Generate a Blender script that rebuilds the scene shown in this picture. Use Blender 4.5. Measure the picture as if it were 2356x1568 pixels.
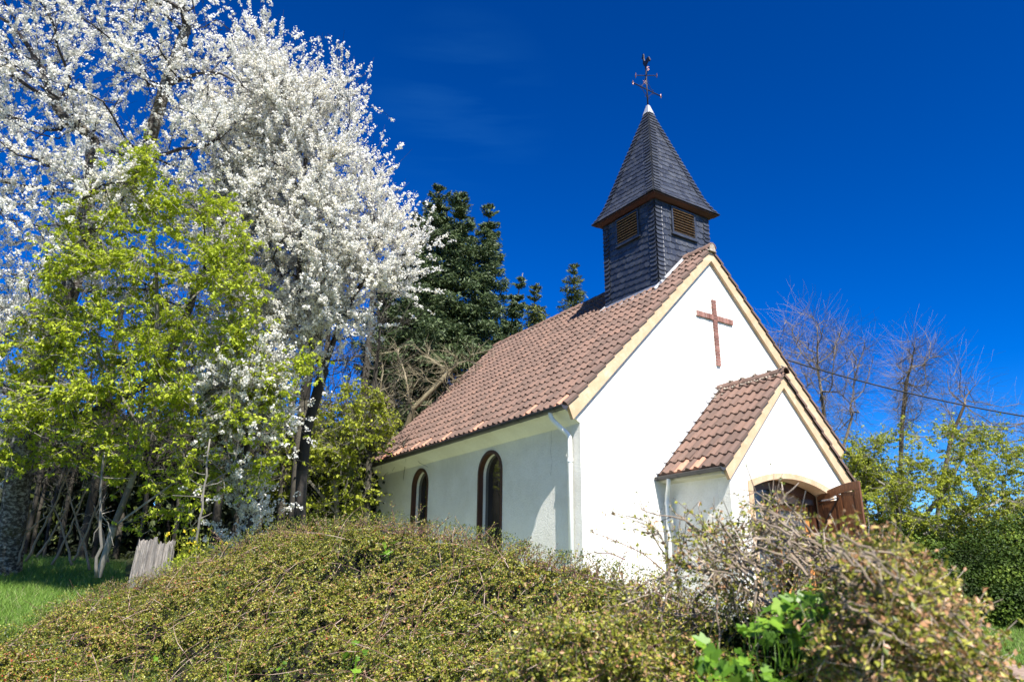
import bpy, math, random
import numpy as np
from mathutils import Vector, Matrix
from mathutils.geometry import tessellate_polygon
random.seed(7); rng = np.random.default_rng(11)
for o_ in list(bpy.data.objects): bpy.data.objects.remove(o_)
scene = bpy.context.scene; COL = scene.collection
R_ = math.radians
# ------------------------------------------------------------------ camera
EYE = 1.6
C = np.array([-12.9792, -10.9979, EYE]); FPX = 1712.3
def _basis():
    yaw, pit, rol = -.5882, .3152, .0072
    cy, sy, cp, sp, cr, sr = math.cos(yaw), math.sin(yaw), math.cos(pit), math.sin(pit), math.cos(rol), math.sin(rol)
    R = np.array([cy, sy, 0]); Fh = np.array([-sy, cy, 0]); Z = np.array([0, 0, 1.])
    F = cp*Fh + sp*Z; U = -sp*Fh + cp*Z
    return cr*R + sr*U, -sr*R + cr*U, F
R, U, F = _basis()
FH = np.array([F[0], F[1], 0]); FH /= np.linalg.norm(FH); RH = np.array([FH[1], -FH[0], 0])
cam = bpy.data.cameras.new('camera'); camo = bpy.data.objects.new('camera', cam); COL.objects.link(camo)
camo.matrix_world = Matrix([[R[0], U[0], -F[0], C[0]], [R[1], U[1], -F[1], C[1]], [R[2], U[2], -F[2], C[2]], [0, 0, 0, 1]])
cam.sensor_width = 36; cam.lens = 36*FPX/2356; cam.clip_end = 2000; cam.clip_start = .05
cam.dof.use_dof = True; cam.dof.focus_distance = 8.0; cam.dof.aperture_fstop = 3.2
scene.camera = camo
# ------------------------------------------------------------------ world + sun
SUN = np.array([-.45, -1.86, 2.35]); SUN /= np.linalg.norm(SUN)
world = bpy.data.worlds.new('World'); scene.world = world; world.use_nodes = True
wn, wl = world.node_tree.nodes, world.node_tree.links
sky = wn.new('ShaderNodeTexSky'); sky.sky_type = 'NISHITA'; sky.sun_disc = False
sky.sun_elevation = math.asin(SUN[2]); sky.sun_rotation = math.atan2(SUN[0], SUN[1]) % (2*math.pi)
sky.altitude = 1500; sky.air_density = 1.0; sky.dust_density = 0.0; sky.ozone_density = 3.0
hs = wn.new('ShaderNodeHueSaturation'); hs.inputs['Saturation'].default_value = 1.5; hs.inputs['Value'].default_value = 1.0
hs.inputs['Hue'].default_value = .505
wl.new(sky.outputs[0], hs.inputs['Color'])
tn = wn.new('ShaderNodeMixRGB'); tn.blend_type = 'MULTIPLY'; tn.inputs[0].default_value = 1; tn.inputs[2].default_value = (.17, 1.10*.15, 1.14*.15, 1); wl.new(hs.outputs[0], tn.inputs[1])
gm = wn.new('ShaderNodeGamma'); gm.inputs[1].default_value = 1.3; wl.new(tn.outputs[0], gm.inputs[0])
t2 = wn.new('ShaderNodeVectorMath'); t2.operation = 'SCALE'; t2.inputs['Scale'].default_value = 8.2; wl.new(gm.outputs[0], t2.inputs[0])
# faint cirrus wisp: stretched noise inside a soft patch of the sky
wtc = wn.new('ShaderNodeTexCoord'); wmp = wn.new('ShaderNodeMapping'); wmp.inputs['Rotation'].default_value = (.3, .55, .2); wmp.inputs['Scale'].default_value = (3, 3, 26)
wnz = wn.new('ShaderNodeTexNoise'); wnz.inputs['Scale'].default_value = 1.1; wnz.inputs['Detail'].default_value = 6; wl.new(wtc.outputs['Generated'], wmp.inputs[0]); wl.new(wmp.outputs[0], wnz.inputs['Vector'])
wd = wn.new('ShaderNodeVectorMath'); wd.operation = 'DISTANCE'; wl.new(wtc.outputs['Generated'], wd.inputs[0]); wdir = F + R*((1060-1178)/FPX) - U*((245-784)/FPX); wd.inputs[1].default_value = tuple(wdir/np.linalg.norm(wdir))
wm1 = wn.new('ShaderNodeMapRange'); wm1.inputs['From Min'].default_value = .13; wm1.inputs['From Max'].default_value = .03; wl.new(wd.outputs['Value'], wm1.inputs['Value'])
wm2 = wn.new('ShaderNodeMapRange'); wm2.inputs['From Min'].default_value = .42; wm2.inputs['From Max'].default_value = .75; wl.new(wnz.outputs['Fac'], wm2.inputs['Value'])
wmu = wn.new('ShaderNodeMath'); wmu.operation = 'MULTIPLY'; wl.new(wm1.outputs[0], wmu.inputs[0]); wl.new(wm2.outputs[0], wmu.inputs[1])
wmu2 = wn.new('ShaderNodeMath'); wmu2.operation = 'MULTIPLY'; wmu2.inputs[1].default_value = .07; wl.new(wmu.outputs[0], wmu2.inputs[0])
wmx = wn.new('ShaderNodeMixRGB'); wl.new(wmu2.outputs[0], wmx.inputs[0]); wl.new(t2.outputs[0], wmx.inputs[1]); wmx.inputs[2].default_value = (1.2, 5.5, 10, 1)
wl.new(wmx.outputs[0], wn['Background'].inputs[0])
wn['Background'].inputs[1].default_value = .068
sl = bpy.data.lights.new('sun', 'SUN'); sl.energy = 5.0; sl.angle = R_(.5); sl.color = (1, .955, .89)
so = bpy.data.objects.new('sun', sl); COL.objects.link(so)
so.rotation_euler = Vector(SUN).to_track_quat('Z', 'Y').to_euler()
scene.view_settings.view_transform = 'Standard'; scene.view_settings.look = 'None'
scene.view_settings.exposure = 1.05; scene.view_settings.gamma = 1
scene.render.engine = 'CYCLES'
scene.cycles.max_bounces = 7; scene.cycles.transparent_max_bounces = 8
# ------------------------------------------------------------------ helpers
def ray(u, v): return F + R*((u-1178)/FPX) - U*((v-784)/FPX)
def at(u, v, D): return C + ray(u, v)*D
def atv(u, v, D):
    u, v, D = np.broadcast_arrays(np.asarray(u, float), np.asarray(v, float), np.asarray(D, float))
    return C + (F + ((u-1178)/FPX)[..., None]*R - ((v-784)/FPX)[..., None]*U)*D[..., None]
def gz(x, y):
    y_ = np.minimum(y, 14) + .3*np.maximum(y-14, 0)
    z = .09*(y_+11)
    return np.maximum(z, -.4) + .05*np.sin(x*.9)*np.cos(y*.7)
def unit(v): v = np.asarray(v, float); return v/np.maximum(np.linalg.norm(v, axis=-1, keepdims=True), 1e-9)
class M:
    """collects arrays of vertices and faces, then links ONE mesh object"""
    def __init__(s): s.v = []; s.f = []; s.c = []; s.n = 0
    def add(s, V, Fc, c=.5):
        V = np.asarray(V, float).reshape(-1, 3); Fc = np.asarray(Fc, int)
        if Fc.ndim == 1: Fc = Fc[None]
        s.v.append(V); s.f.append(Fc + s.n); s.c.append(np.broadcast_to(np.asarray(c, float), (len(Fc),)).copy()); s.n += len(V)
    def poly(s, P, c=.5): s.add(P, [list(range(len(P)))], c)
    def box(s, a, b, c=.5):
        (x0, y0, z0), (x1, y1, z1) = a, b
        s.hexa([(x0,y0,z0),(x1,y0,z0),(x1,y1,z0),(x0,y1,z0),(x0,y0,z1),(x1,y0,z1),(x1,y1,z1),(x0,y1,z1)], c)
    def hexa(s, P, c=.5): s.add(P, [[0,3,2,1],[4,5,6,7],[0,1,5,4],[1,2,6,5],[2,3,7,6],[3,0,4,7]], c)
    def obox(s, ctr, ex, ey, ez, c=.5):
        ctr, ex, ey, ez = map(np.asarray, (ctr, ex, ey, ez))
        s.hexa([ctr-ex-ey-ez, ctr+ex-ey-ez, ctr+ex+ey-ez, ctr-ex+ey-ez, ctr-ex-ey+ez, ctr+ex-ey+ez, ctr+ex+ey+ez, ctr-ex+ey+ez], c)
    def prism(s, P, vec, c=.5):
        P = np.asarray(P, float); n = len(P); vec = np.asarray(vec, float)
        s.add(np.vstack([P, P+vec]), [list(range(n))[::-1]], c); b = s.n-2*n
        s.f.append(np.array([[b+n+i for i in range(n)]])); s.c.append(np.array([float(c)]))
        s.f.append(np.array([[b+i, b+(i+1) % n, b+n+(i+1) % n, b+n+i] for i in range(n)])); s.c.append(np.full(n, float(c)))
    def tube(s, P, r, k=8, c=.5, cap=True):
        P = np.asarray(P, float); n = len(P); r = np.broadcast_to(np.asarray(r, float), (n,))
        T = np.gradient(P, axis=0); T = unit(T)
        ref = np.array([0, 0, 1.]) if abs(T[0][2]) < .9 else np.array([1., 0, 0])
        Vs = []
        a = unit(np.cross(T[0], ref))
        for i in range(n):
            a = unit(a - T[i]*np.dot(a, T[i])); b = np.cross(T[i], a)
            th = np.arange(k)*2*math.pi/k
            Vs.append(P[i] + r[i]*(np.cos(th)[:, None]*a + np.sin(th)[:, None]*b))
        Fc = [[i*k+j, i*k+(j+1) % k, (i+1)*k+(j+1) % k, (i+1)*k+j] for i in range(n-1) for j in range(k)]
        base = s.n; s.add(np.vstack(Vs), Fc, c)
        if cap:
            s.f.append(np.array([[base+j for j in range(k)][::-1], [base+(n-1)*k+j for j in range(k)]])); s.c.append(np.full(2, float(np.mean(c))))
    def build(s, name, mat, parent=None, smooth=False):
        if not s.v: return None
        me = bpy.data.meshes.new(name); V = np.vstack(s.v)
        cnt = np.concatenate([np.full(len(f), f.shape[1]) for f in s.f]); loops = np.concatenate([f.ravel() for f in s.f])
        me.vertices.add(len(V)); me.vertices.foreach_set('co', V.astype(np.float32).ravel())
        me.loops.add(len(loops)); me.loops.foreach_set('vertex_index', loops.astype(np.int32))
        me.polygons.add(len(cnt)); st = np.concatenate([[0], np.cumsum(cnt)[:-1]])
        me.polygons.foreach_set('loop_start', st.astype(np.int32)); me.polygons.foreach_set('loop_total', cnt.astype(np.int32))
        me.update(calc_edges=True)
        at_ = me.attributes.new('tint', 'FLOAT', 'FACE'); at_.data.foreach_set('value', np.concatenate(s.c).astype(np.float32))
        me.polygons.foreach_set('use_smooth', np.full(len(cnt), bool(smooth)))
        me.materials.append(mat)
        o = bpy.data.objects.new(name, me); COL.objects.link(o)
        if parent is not None:
            o.parent = parent; o.matrix_parent_inverse = parent.matrix_world.inverted()
        return o
def thing(name, label, cat, loc=(0, 0, 0), group=None):
    o = bpy.data.objects.new(name, None); COL.objects.link(o); o.location = loc; o.empty_display_size = .3
    o.matrix_world = Matrix.Translation(Vector(loc)); o['label'] = label; o['category'] = cat
    if group: o['group'] = group
    return o
def tag(o, label, cat, group=None, kind=None):
    o['label'] = label; o['category'] = cat
    if group: o['group'] = group
    if kind: o['kind'] = kind
    return o
# ------------------------------------------------------------------ materials
def ramp(nt, fac, stops, interp='LINEAR'):
    r = nt.nodes.new('ShaderNodeValToRGB'); r.color_ramp.interpolation = interp
    e = r.color_ramp.elements
    while len(e) < len(stops): e.new(.5)
    for i, (p, c) in enumerate(stops): e[i].position = p; e[i].color = (*c, 1)
    nt.links.new(fac, r.inputs[0]); return r.outputs[0]
def mat(name, stops, rough=.8, src='tint', scale=5, bump=0, bscale=60, btype='noise', bdist=.02, mixn=0, nscale=8, ncol=(0, 0, 0),
        transl=0, metal=0, spec=.5, stretch=None, detail=6, vary=0, vscale=2):
    m = bpy.data.materials.new(name); m.use_nodes = True; nt = m.node_tree; N, L = nt.nodes, nt.links
    b = N['Principled BSDF']; b.inputs['Roughness'].default_value = rough; b.inputs['Metallic'].default_value = metal
    b.inputs['Specular IOR Level'].default_value = spec
    tc = N.new('ShaderNodeTexCoord'); co = tc.outputs['Object']
    if stretch:
        mp = N.new('ShaderNodeMapping'); mp.inputs['Scale'].default_value = stretch; L.new(co, mp.inputs[0]); co = mp.outputs[0]
    if src == 'tint':
        a = N.new('ShaderNodeAttribute'); a.attribute_name = 'tint'; fac = a.outputs['Fac']
    else:
        n1 = N.new('ShaderNodeTexNoise'); n1.inputs['Scale'].default_value = scale; n1.inputs['Detail'].default_value = detail; n1.inputs['Roughness'].default_value = .65
        L.new(co, n1.inputs['Vector']); fac = n1.outputs['Fac']
    col = ramp(nt, fac, stops)
    if mixn:
        n2 = N.new('ShaderNodeTexNoise'); n2.inputs['Scale'].default_value = nscale; n2.inputs['Detail'].default_value = 8; n2.inputs['Roughness'].default_value = .7
        L.new(co, n2.inputs['Vector'])
        mr = N.new('ShaderNodeMapRange'); mr.inputs['From Min'].default_value = .5; mr.inputs['From Max'].default_value = .68; mr.inputs['To Max'].default_value = mixn
        L.new(n2.outputs['Fac'], mr.inputs['Value'])
        mx = N.new('ShaderNodeMixRGB'); L.new(mr.outputs[0], mx.inputs[0]); L.new(col, mx.inputs[1]); mx.inputs[2].default_value = (*ncol, 1); col = mx.outputs[0]
    L.new(col, b.inputs['Base Color'])
    if bump:
        if btype == 'noise':
            n3 = N.new('ShaderNodeTexNoise'); n3.inputs['Detail'].default_value = 5; n3.inputs['Roughness'].default_value = .7; out = n3.outputs['Fac']
        else:
            n3 = N.new('ShaderNodeTexVoronoi'); out = n3.outputs['Distance']
        n3.inputs['Scale'].default_value = bscale; L.new(co, n3.inputs['Vector'])
        bp = N.new('ShaderNodeBump'); bp.inputs['Strength'].default_value = bump; bp.inputs['Distance'].default_value = bdist
        L.new(out, bp.inputs['Height']); L.new(bp.outputs[0], b.inputs['Normal'])
    if transl:
        t = N.new('ShaderNodeBsdfTranslucent'); L.new(col, t.inputs[0]); ms = N.new('ShaderNodeMixShader'); ms.inputs[0].default_value = transl
        L.new(b.outputs[0], ms.inputs[1]); L.new(t.outputs[0], ms.inputs[2]); L.new(ms.outputs[0], N['Material Output'].inputs['Surface'])
    return m
MT = {}
MT['render'] = mat('white_roughcast', [(.35, (.74, .715, .63)), (.6, (.84, .82, .745))], .95, 'noise', 1.3, bump=.8, bscale=30, bdist=.018, mixn=.22, nscale=26, ncol=(.50, .47, .38), spec=.1)
MT['soffit'] = mat('painted_soffit', [(.3, (.55, .52, .40)), (.7, (.66, .63, .51))], .9, 'noise', 3, bump=.3, bscale=50)
MT['peach'] = mat('peach_trim_paint', [(.3, (.50, .33, .19)), (.55, (.58, .40, .24)), (.75, (.62, .50, .36))], .85, 'noise', 3.5, bump=.15, bscale=60, mixn=.3, nscale=9, ncol=(.62, .56, .46))
MT['tile'] = mat('clay_roof_tile', [(0, (.095, .064, .050)), (.3, (.145, .094, .072)), (.6, (.185, .116, .088)), (.85, (.23, .138, .10)), (.93, (.25, .148, .105)), (.97, (.50, .25, .16)), (1, (.55, .29, .19))], .82,
                 bump=.25, bscale=70, mixn=.4, nscale=11, ncol=(.12, .10, .085), spec=.3)
MT['mortar'] = mat('lichened_mortar', [(.3, (.22, .17, .12)), (.6, (.42, .37, .30)), (.8, (.5, .47, .4))], .95, 'noise', 14, bump=.8, bscale=30)
MT['slate'] = mat('dark_slate', [(0, (.018, .022, .030)), (.5, (.034, .040, .054)), (.9, (.062, .070, .085)), (1, (.11, .12, .13))], .42, bump=.25, bscale=40, mixn=.35, nscale=5, ncol=(.16, .16, .15), spec=.55)
MT['zinc'] = mat('zinc_flashing', [(.3, (.42, .43, .45)), (.7, (.62, .62, .62))], .5, 'noise', 8, metal=.35, bump=.1, bscale=20)
MT['redwood'] = mat('red_brown_paint', [(.3, (.045, .013, .009)), (.7, (.075, .02, .013))], .6, 'noise', 8)
MT['louver'] = mat('weathered_louver_wood', [(.3, (.24, .14, .07)), (.7, (.46, .30, .17))], .7, 'noise', 10, bump=.2, stretch=(1, 1, 6))
MT['darkwood'] = mat('dark_stained_wood', [(.3, (.045, .018, .010)), (.6, (.085, .033, .015)), (.8, (.16, .075, .035))], .45, 'noise', 7, stretch=(6, 6, .5), bump=.3, bscale=10)
MT['doorwood'] = mat('weathered_door_wood', [(.25, (.055, .020, .008)), (.5, (.14, .052, .018)), (.68, (.26, .11, .04)), (.8, (.45, .26, .12))], .42, 'noise', 9, stretch=(9, 9, .55), bump=.4, bscale=12)
MT['orange'] = mat('orange_pine', [(.3, (.50, .19, .05)), (.7, (.68, .30, .09))], .45, 'noise', 4, stretch=(8, 8, 1))
MT['palewood'] = mat('pale_plywood', [(.3, (.42, .25, .15)), (.7, (.55, .36, .24))], .6, 'noise', 4, stretch=(3, 3, 1))
MT['glass'] = mat('dark_window_glass', [(.3, (.012, .012, .013)), (.7, (.03, .028, .026))], .04, 'noise', 1.5, spec=.9)
MT['greyglass'] = mat('grey_door_glass', [(.3, (.05, .055, .06)), (.7, (.11, .115, .12))], .12, 'noise', 1.5, spec=.7)
MT['gutter'] = mat('brown_grey_gutter', [(.3, (.035, .032, .032)), (.7, (.06, .055, .055))], .35, 'noise', 5, spec=.5)
MT['pipe'] = mat('white_downpipe_paint', [(.3, (.74, .74, .70)), (.7, (.82, .82, .79))], .4, 'noise', 5)
MT['brick'] = mat('red_brick', [(0, (.19, .085, .065)), (.5, (.26, .125, .095)), (1, (.33, .165, .13))], .9, bump=.4, bscale=50)
MT['joint'] = mat('brick_joint', [(.3, (.6, .55, .5)), (.7, (.7, .66, .6))], .95, 'noise', 20)
MT['iron'] = mat('dark_iron', [(.3, (.015, .014, .016)), (.7, (.05, .035, .03))], .5, 'noise', 12, metal=.3)
MT['copper'] = mat('reddish_iron', [(.3, (.12, .05, .04)), (.7, (.24, .13, .11))], .45, 'noise', 14, metal=.4)
MT['steel'] = mat('bright_steel', [(.3, (.6, .6, .62)), (.7, (.75, .75, .76))], .25, 'noise', 5, metal=.8)
MT['concrete'] = mat('grey_concrete', [(.3, (.28, .27, .25)), (.7, (.42, .40, .37))], .95, 'noise', 6, bump=.4)
MT['cable'] = mat('black_cable', [(.3, (.012, .012, .013)), (.7, (.02, .02, .02))], .6, 'noise', 5)
MT['cherrybark'] = mat('lichened_dark_bark', [(.35, (.03, .024, .02)), (.48, (.08, .065, .055)), (.58, (.26, .25, .22)), (.7, (.46, .45, .41))], .95, 'noise', 13, bump=1, bscale=18, bdist=.03, mixn=.5, nscale=2.2, ncol=(.10, .085, .02), stretch=(1, 1, 1.6))
MT['woodbark_shade'] = mat('wood_bark_painted_shade', [(0, (.018, .015, .011)), (1, (.08, .07, .05))], .95)  # bark darkened so its colour carries the canopy shade
MT['twig'] = mat('dark_twig_bark', [(0, (.020, .016, .014)), (1, (.06, .05, .045))], .9)
MT['greybark'] = mat('grey_smooth_bark', [(0, (.13, .115, .095)), (1, (.33, .30, .25))], .9, mixn=.5, nscale=7, ncol=(.10, .11, .05))
MT['palebark'] = mat('pale_grey_twig', [(0, (.09, .068, .045)), (.5, (.26, .20, .14)), (1, (.56, .47, .37))], .85, mixn=.5, nscale=30, ncol=(.16, .13, .12))
MT['purplebark'] = mat('purple_grey_twig', [(0, (.08, .06, .038)), (1, (.30, .24, .16))], .9)
MT['tanbark'] = mat('tan_lichen_twig', [(0, (.16, .13, .07)), (1, (.44, .38, .24))], .9)
MT['hedgetwig'] = mat('reddish_tan_twig', [(0, (.07, .03, .022)), (.55, (.22, .12, .085)), (1, (.56, .43, .34))], .8)
MT['blossom'] = mat('white_blossom', [(0, (.62, .58, .36)), (.06, (.78, .75, .62)), (.2, (.88, .865, .80)), (1, (.92, .91, .86))], .8, transl=.45, spec=.1)
MT['freshleaf'] = mat('fresh_yellow_green_leaf', [(0, (.24, .31, .015)), (.5, (.42, .51, .03)), (1, (.60, .63, .07))], .5, transl=.45, spec=.35)
MT['bushleaf'] = mat('spring_bush_leaf', [(0, (.14, .18, .012)), (.5, (.32, .37, .03)), (1, (.52, .54, .06))], .5, transl=.4, spec=.35)
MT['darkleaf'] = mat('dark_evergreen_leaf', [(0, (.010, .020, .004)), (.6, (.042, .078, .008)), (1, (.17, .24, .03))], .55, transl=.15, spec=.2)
MT['woodleaf_shade'] = mat('woodland_leaf_painted_shade', [(0, (.010, .016, .005)), (.7, (.028, .042, .010)), (1, (.10, .13, .02))], .7, transl=.2)  # canopy shadow put into the leaf colour as a dark base
MT['needle'] = mat('blue_green_needles', [(0, (.02, .04, .012)), (.5, (.07, .11, .03)), (.9, (.16, .21, .08)), (1, (.24, .17, .09))], .6, transl=.1)
MT['needle2'] = mat('olive_green_needles', [(0, (.03, .045, .01)), (.6, (.11, .14, .02)), (1, (.26, .28, .06))], .6, transl=.15)
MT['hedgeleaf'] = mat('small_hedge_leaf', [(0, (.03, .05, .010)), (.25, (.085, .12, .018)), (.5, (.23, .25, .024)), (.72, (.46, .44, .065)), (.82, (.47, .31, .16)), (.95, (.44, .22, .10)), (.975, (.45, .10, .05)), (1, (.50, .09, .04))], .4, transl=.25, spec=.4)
MT['gap_dark'] = mat('dark_gap_shade', [(.3, (.003, .0025, .0015)), (.7, (.010, .008, .004))], 1, 'noise', 20, bump=1, bscale=30)  # near-black colour stands in for deep shade in gaps
MT['currant'] = mat('currant_leaf', [(0, (.05, .12, .010)), (.6, (.14, .28, .02)), (1, (.26, .42, .04))], .42, transl=.3, spec=.4)
MT['stump'] = mat('weathered_grey_stump', [(.3, (.10, .09, .075)), (.55, (.30, .27, .23)), (.75, (.52, .47, .40))], .95, 'noise', 6, stretch=(7, 7, .7), bump=1, bscale=9, bdist=.03)
MT['yellow'] = mat('yellow_petal', [(0, (.70, .50, .02)), (1, (.85, .68, .03))], .6, transl=.3)
MT['ground'] = mat('meadow_soil', [(.3, (.030, .035, .012)), (.5, (.06, .085, .018)), (.7, (.12, .12, .04))], 1, 'noise', 1.6, bump=.8, bscale=14, mixn=.5, nscale=5, ncol=(.12, .09, .05))
MT['path'] = mat('brown_gravel_path', [(.3, (.22, .15, .11)), (.7, (.38, .28, .21))], 1, 'noise', 9, bump=.8, bscale=40)
MT['bounce'] = mat('bounce_strip_green', [(.3, (.24, .29, .16)), (.7, (.36, .40, .24))], 1, 'noise', 9, bump=.8, bscale=50)  # colour of the added reflector strip, tuned for the light it returns
MT['grass'] = mat('grass_blades', [(0, (.08, .16, .02)), (.6, (.18, .32, .04)), (.9, (.28, .40, .07)), (1, (.50, .44, .24))], .6, transl=.35)
# ------------------------------------------------------------------ ground
g = M(); n = 160
xs = np.sign(np.linspace(-1, 1, n))*np.abs(np.linspace(-1, 1, n))**2.6*350; X, Y = np.meshgrid(xs-5, xs, indexing='ij')
G = np.stack([X, Y, gz(X, Y)], -1).reshape(-1, 3); I = np.arange(n*n).reshape(n, n)
g.add(G, np.stack([I[:-1, :-1], I[1:, :-1], I[1:, 1:], I[:-1, 1:]], -1).reshape(-1, 4))
o = g.build('ground', MT['ground'], smooth=True); o['kind'] = 'structure'
g = M(); P = []
pc = np.array([(0, -2.4), (-.6, -3.2), (-1.3, -4.4), (-1.2, -5.6), (-.6, -7), (.4, -9), (2, -12)])
for i in range(len(pc)):
    d = unit(np.gradient(pc, axis=0)[i]); nn = np.array([-d[1], d[0]])
    for s in (-.8, -.3, .3, .8): q = pc[i]+nn*s; P.append((q[0], q[1], gz(q[0], q[1])+.025))
g.add(P, [[i*4+j, i*4+j+1, i*4+5+j, i*4+4+j] for i in range(len(pc)-1) for j in range(3)])
o = g.build('path', MT['path']); o['kind'] = 'structure'
g = M(); xs_ = np.linspace(-7.6, -4.05, 5); ys_ = np.linspace(-1.6, 10.5, 14); X, Y = np.meshgrid(xs_, ys_, indexing='ij'); I_ = np.arange(70).reshape(5, 14)
g.add(np.stack([X, Y, gz(X, Y)+.03], -1).reshape(-1, 3), np.stack([I_[:-1, :-1], I_[1:, :-1], I_[1:, 1:], I_[:-1, 1:]], -1).reshape(-1, 4))
o = g.build('bounce_strip', MT['bounce']); o['kind'] = 'structure'  # added strip, unseen behind the hedge, bounces sunlight onto the side wall
# ------------------------------------------------------------------ chapel
W_, L_, A_, ZE, ZR, OV = 4.06, 9.35, 4.45, 3.243+EYE, 7.682+EYE, .12
PD, PA, PZE, PZ, PW = 1.63, 2.056, 2.10+EYE, 4.202+EYE, 1.84
ZB = .6
chapel = thing('chapel', 'white roughcast chapel with tiled roof, slate bell tower and open porch door', 'chapel', (0, 4.6, 1.2))
def plate(m, outer, holes, fn, thick, c=.5):
    """flat plate with holes: outer/holes are lists of 2-D points, fn maps (a,b,depth) to 3-D"""
    polys = [outer]+holes; flat = [p for q in polys for p in q]
    tr = tessellate_polygon([[Vector((p[0], p[1], 0)) for p in q] for q in polys])
    for dd in (0, thick): m.add([fn(p[0], p[1], dd) for p in flat], np.array([list(t) for t in tr]), c)
    for q in polys:
        k = len(q); m.add([fn(p[0], p[1], 0) for p in q]+[fn(p[0], p[1], thick) for p in q], [[i, (i+1) % k, k+(i+1) % k, k+i] for i in range(k)], c)
slope = (ZR-ZE)/A_
def zroof(x, off=0): return ZR - slope*abs(x) - off
# window openings
def arch(yc, w, zb, ztop, n=12):
    r = w/2; zs = ztop-r; return [(yc-r, zb)] + [(yc-r*math.cos(t), zs+r*math.sin(t)) for t in np.linspace(0, math.pi, n)] + [(yc+r, zb)]
WINS = [(3.22, 1.0, .35+EYE, 2.86+EYE), (6.64, .9, .35+EYE, 2.86+EYE)]
w = M()
plate(w, [(0.0, ZB), (L_, ZB), (L_, zroof(W_, .14)), (0.0, zroof(W_, .14))], [arch(*q) for q in WINS], lambda a, b, d: (-W_+d, a, b), .35)
w.build('wall', MT['render'], chapel)
w = M(); w.box((W_-.35, 0, ZB), (W_, L_, zroof(W_, .14))); w.build('wall', MT['render'], chapel)
gp = [(-W_+.352, ZB), (W_-.352, ZB), (W_-.352, zroof(W_-.352, .13)), (0, ZR-.13), (-W_+.352, zroof(W_-.352, .13))]
IN = [(-1.15, ZB+.1), (1.15, ZB+.1), (1.15, 1.7+EYE), (-1.15, 1.7+EYE)]
w = M(); plate(w, gp, [IN], lambda a, b, d: (a, d, b), .35)
# thin side returns of the gable so the corner is closed
w.build('wall', MT['render'], chapel)
w = M(); plate(w, gp, [], lambda a, b, d: (a, L_-.35+d, b), .35); w.build('wall', MT['render'], chapel)
w = M(); w.box((-W_+.3, .3, ZB+.2), (W_-.3, L_-.3, ZB+.5)); w.build('floor', MT['concrete'], chapel)
# wall corner fill wedge above side wall under roof at the gable (follows the corbelled eave)
for sx in (-1, 1):
    m = M(); P = [(sx*W_, 2.95+EYE), (sx*(A_-.02), ZE-.07), (sx*(A_-.02), ZE-.03), (sx*W_, zroof(W_, .10))]
    m.prism([(a, -.003, b) for a, b in P], (0, L_+.006, 0)); m.build('eave_cove', MT['render'], chapel)
# windows
for yc, ww, zb, zt in WINS:
    fr = M(); outer = arch(yc, ww+.02, zb-.01, zt+.01, 18); inner = arch(yc, ww-.10, zb+.06, zt-.065, 18)
    k = len(outer)
    for d0, d1 in ((-.02, .10),):
        V = [(-W_+d0, *p) for p in outer]+[(-W_+d0, *p) for p in inner]+[(-W_+d1, *p) for p in outer]+[(-W_+d1, *p) for p in inner]
        Q = []
        for i in range(k):
            j = (i+1) % k; Q += [[i, j, k+j, k+i], [2*k+i, 3*k+i, 3*k+j, 2*k+j], [i, 2*k+i, 2*k+j, j], [k+i, k+j, 3*k+j, 3*k+i]]
        fr.add(V, Q)
    f_ = fr.build('window', MT['darkwood'], chapel)
    gl = M(); a = arch(yc, ww-.10, zb+.06, zt-.065, 18); gl.poly([(-W_+.17, *p) for p in a]); go = gl.build('glass', MT['glass'], f_)
    rv = M(); V = [(-W_+.101, *p) for p in a]+[(-W_+.17, *p) for p in a]; kk = len(a)
    rv.add(V, [[i, (i+1) % kk, kk+(i+1) % kk, kk+i] for i in range(kk)]); rv.build('reveal', MT['render'], f_)
# roof decks
def tiles(m, A, e, s, nrm, Lw, Ls, tw=.21, ex=.34, fresh=0., side=(True, True)):
    A, e, s, nrm = map(np.array, (A, e, s, nrm)); nc = max(1, round(Lw/tw)); tw = Lw/nc; nr = math.ceil(Ls/ex)
    q = np.linspace(0, 1, 10); prof = np.where(q < .52, .048*np.sin(q/.52*math.pi)**.8, -.006*np.sin((q-.52)/.48*math.pi))
    for r in range(nr):
        h0 = r*ex; h1 = min(h0+ex+.05, Ls)
        for c_ in range(nc):
            t = .2+.6*rng.random()
            if fresh and r == 0 and rng.random() < fresh: t = .975
            if rng.random() < .004: t = .97
            j1, j2 = rng.normal(0, .004, 2); dz = rng.normal(0, .008)
            x = (c_+q)*tw
            bot = A + x[:, None]*e + (h0+dz)*s + (prof+.046+j1)[:, None]*nrm
            top = A + x[:, None]*e + h1*s + (prof+.004+j2*.3)[:, None]*nrm
            und = A + x[:, None]*e + (h0+dz)*s + (np.full(10, -.004))[:, None]*nrm
            V = np.vstack([bot, top, und]); Q = [[i, i+1, 11+i, 10+i] for i in range(9)]+[[20+i, 21+i, i+1, i] for i in range(9)]
            m.add(V, Q, t)
            if (c_ == 0 and side[0]) or (c_ == nc-1 and side[1]):
                k = 0 if c_ == 0 else 9
                p0, p1 = bot[k], top[k]; m.add([p0, p1, p1-nrm*.05, p0-nrm*.055], [[0, 1, 2, 3]], t*.8)
                o_ = e*(.016 if k == 0 else -.016)
                m.add([p0, p0+o_, p0+o_-nrm*.055, p0-nrm*.055], [[0, 1, 2, 3]], .93)
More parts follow.
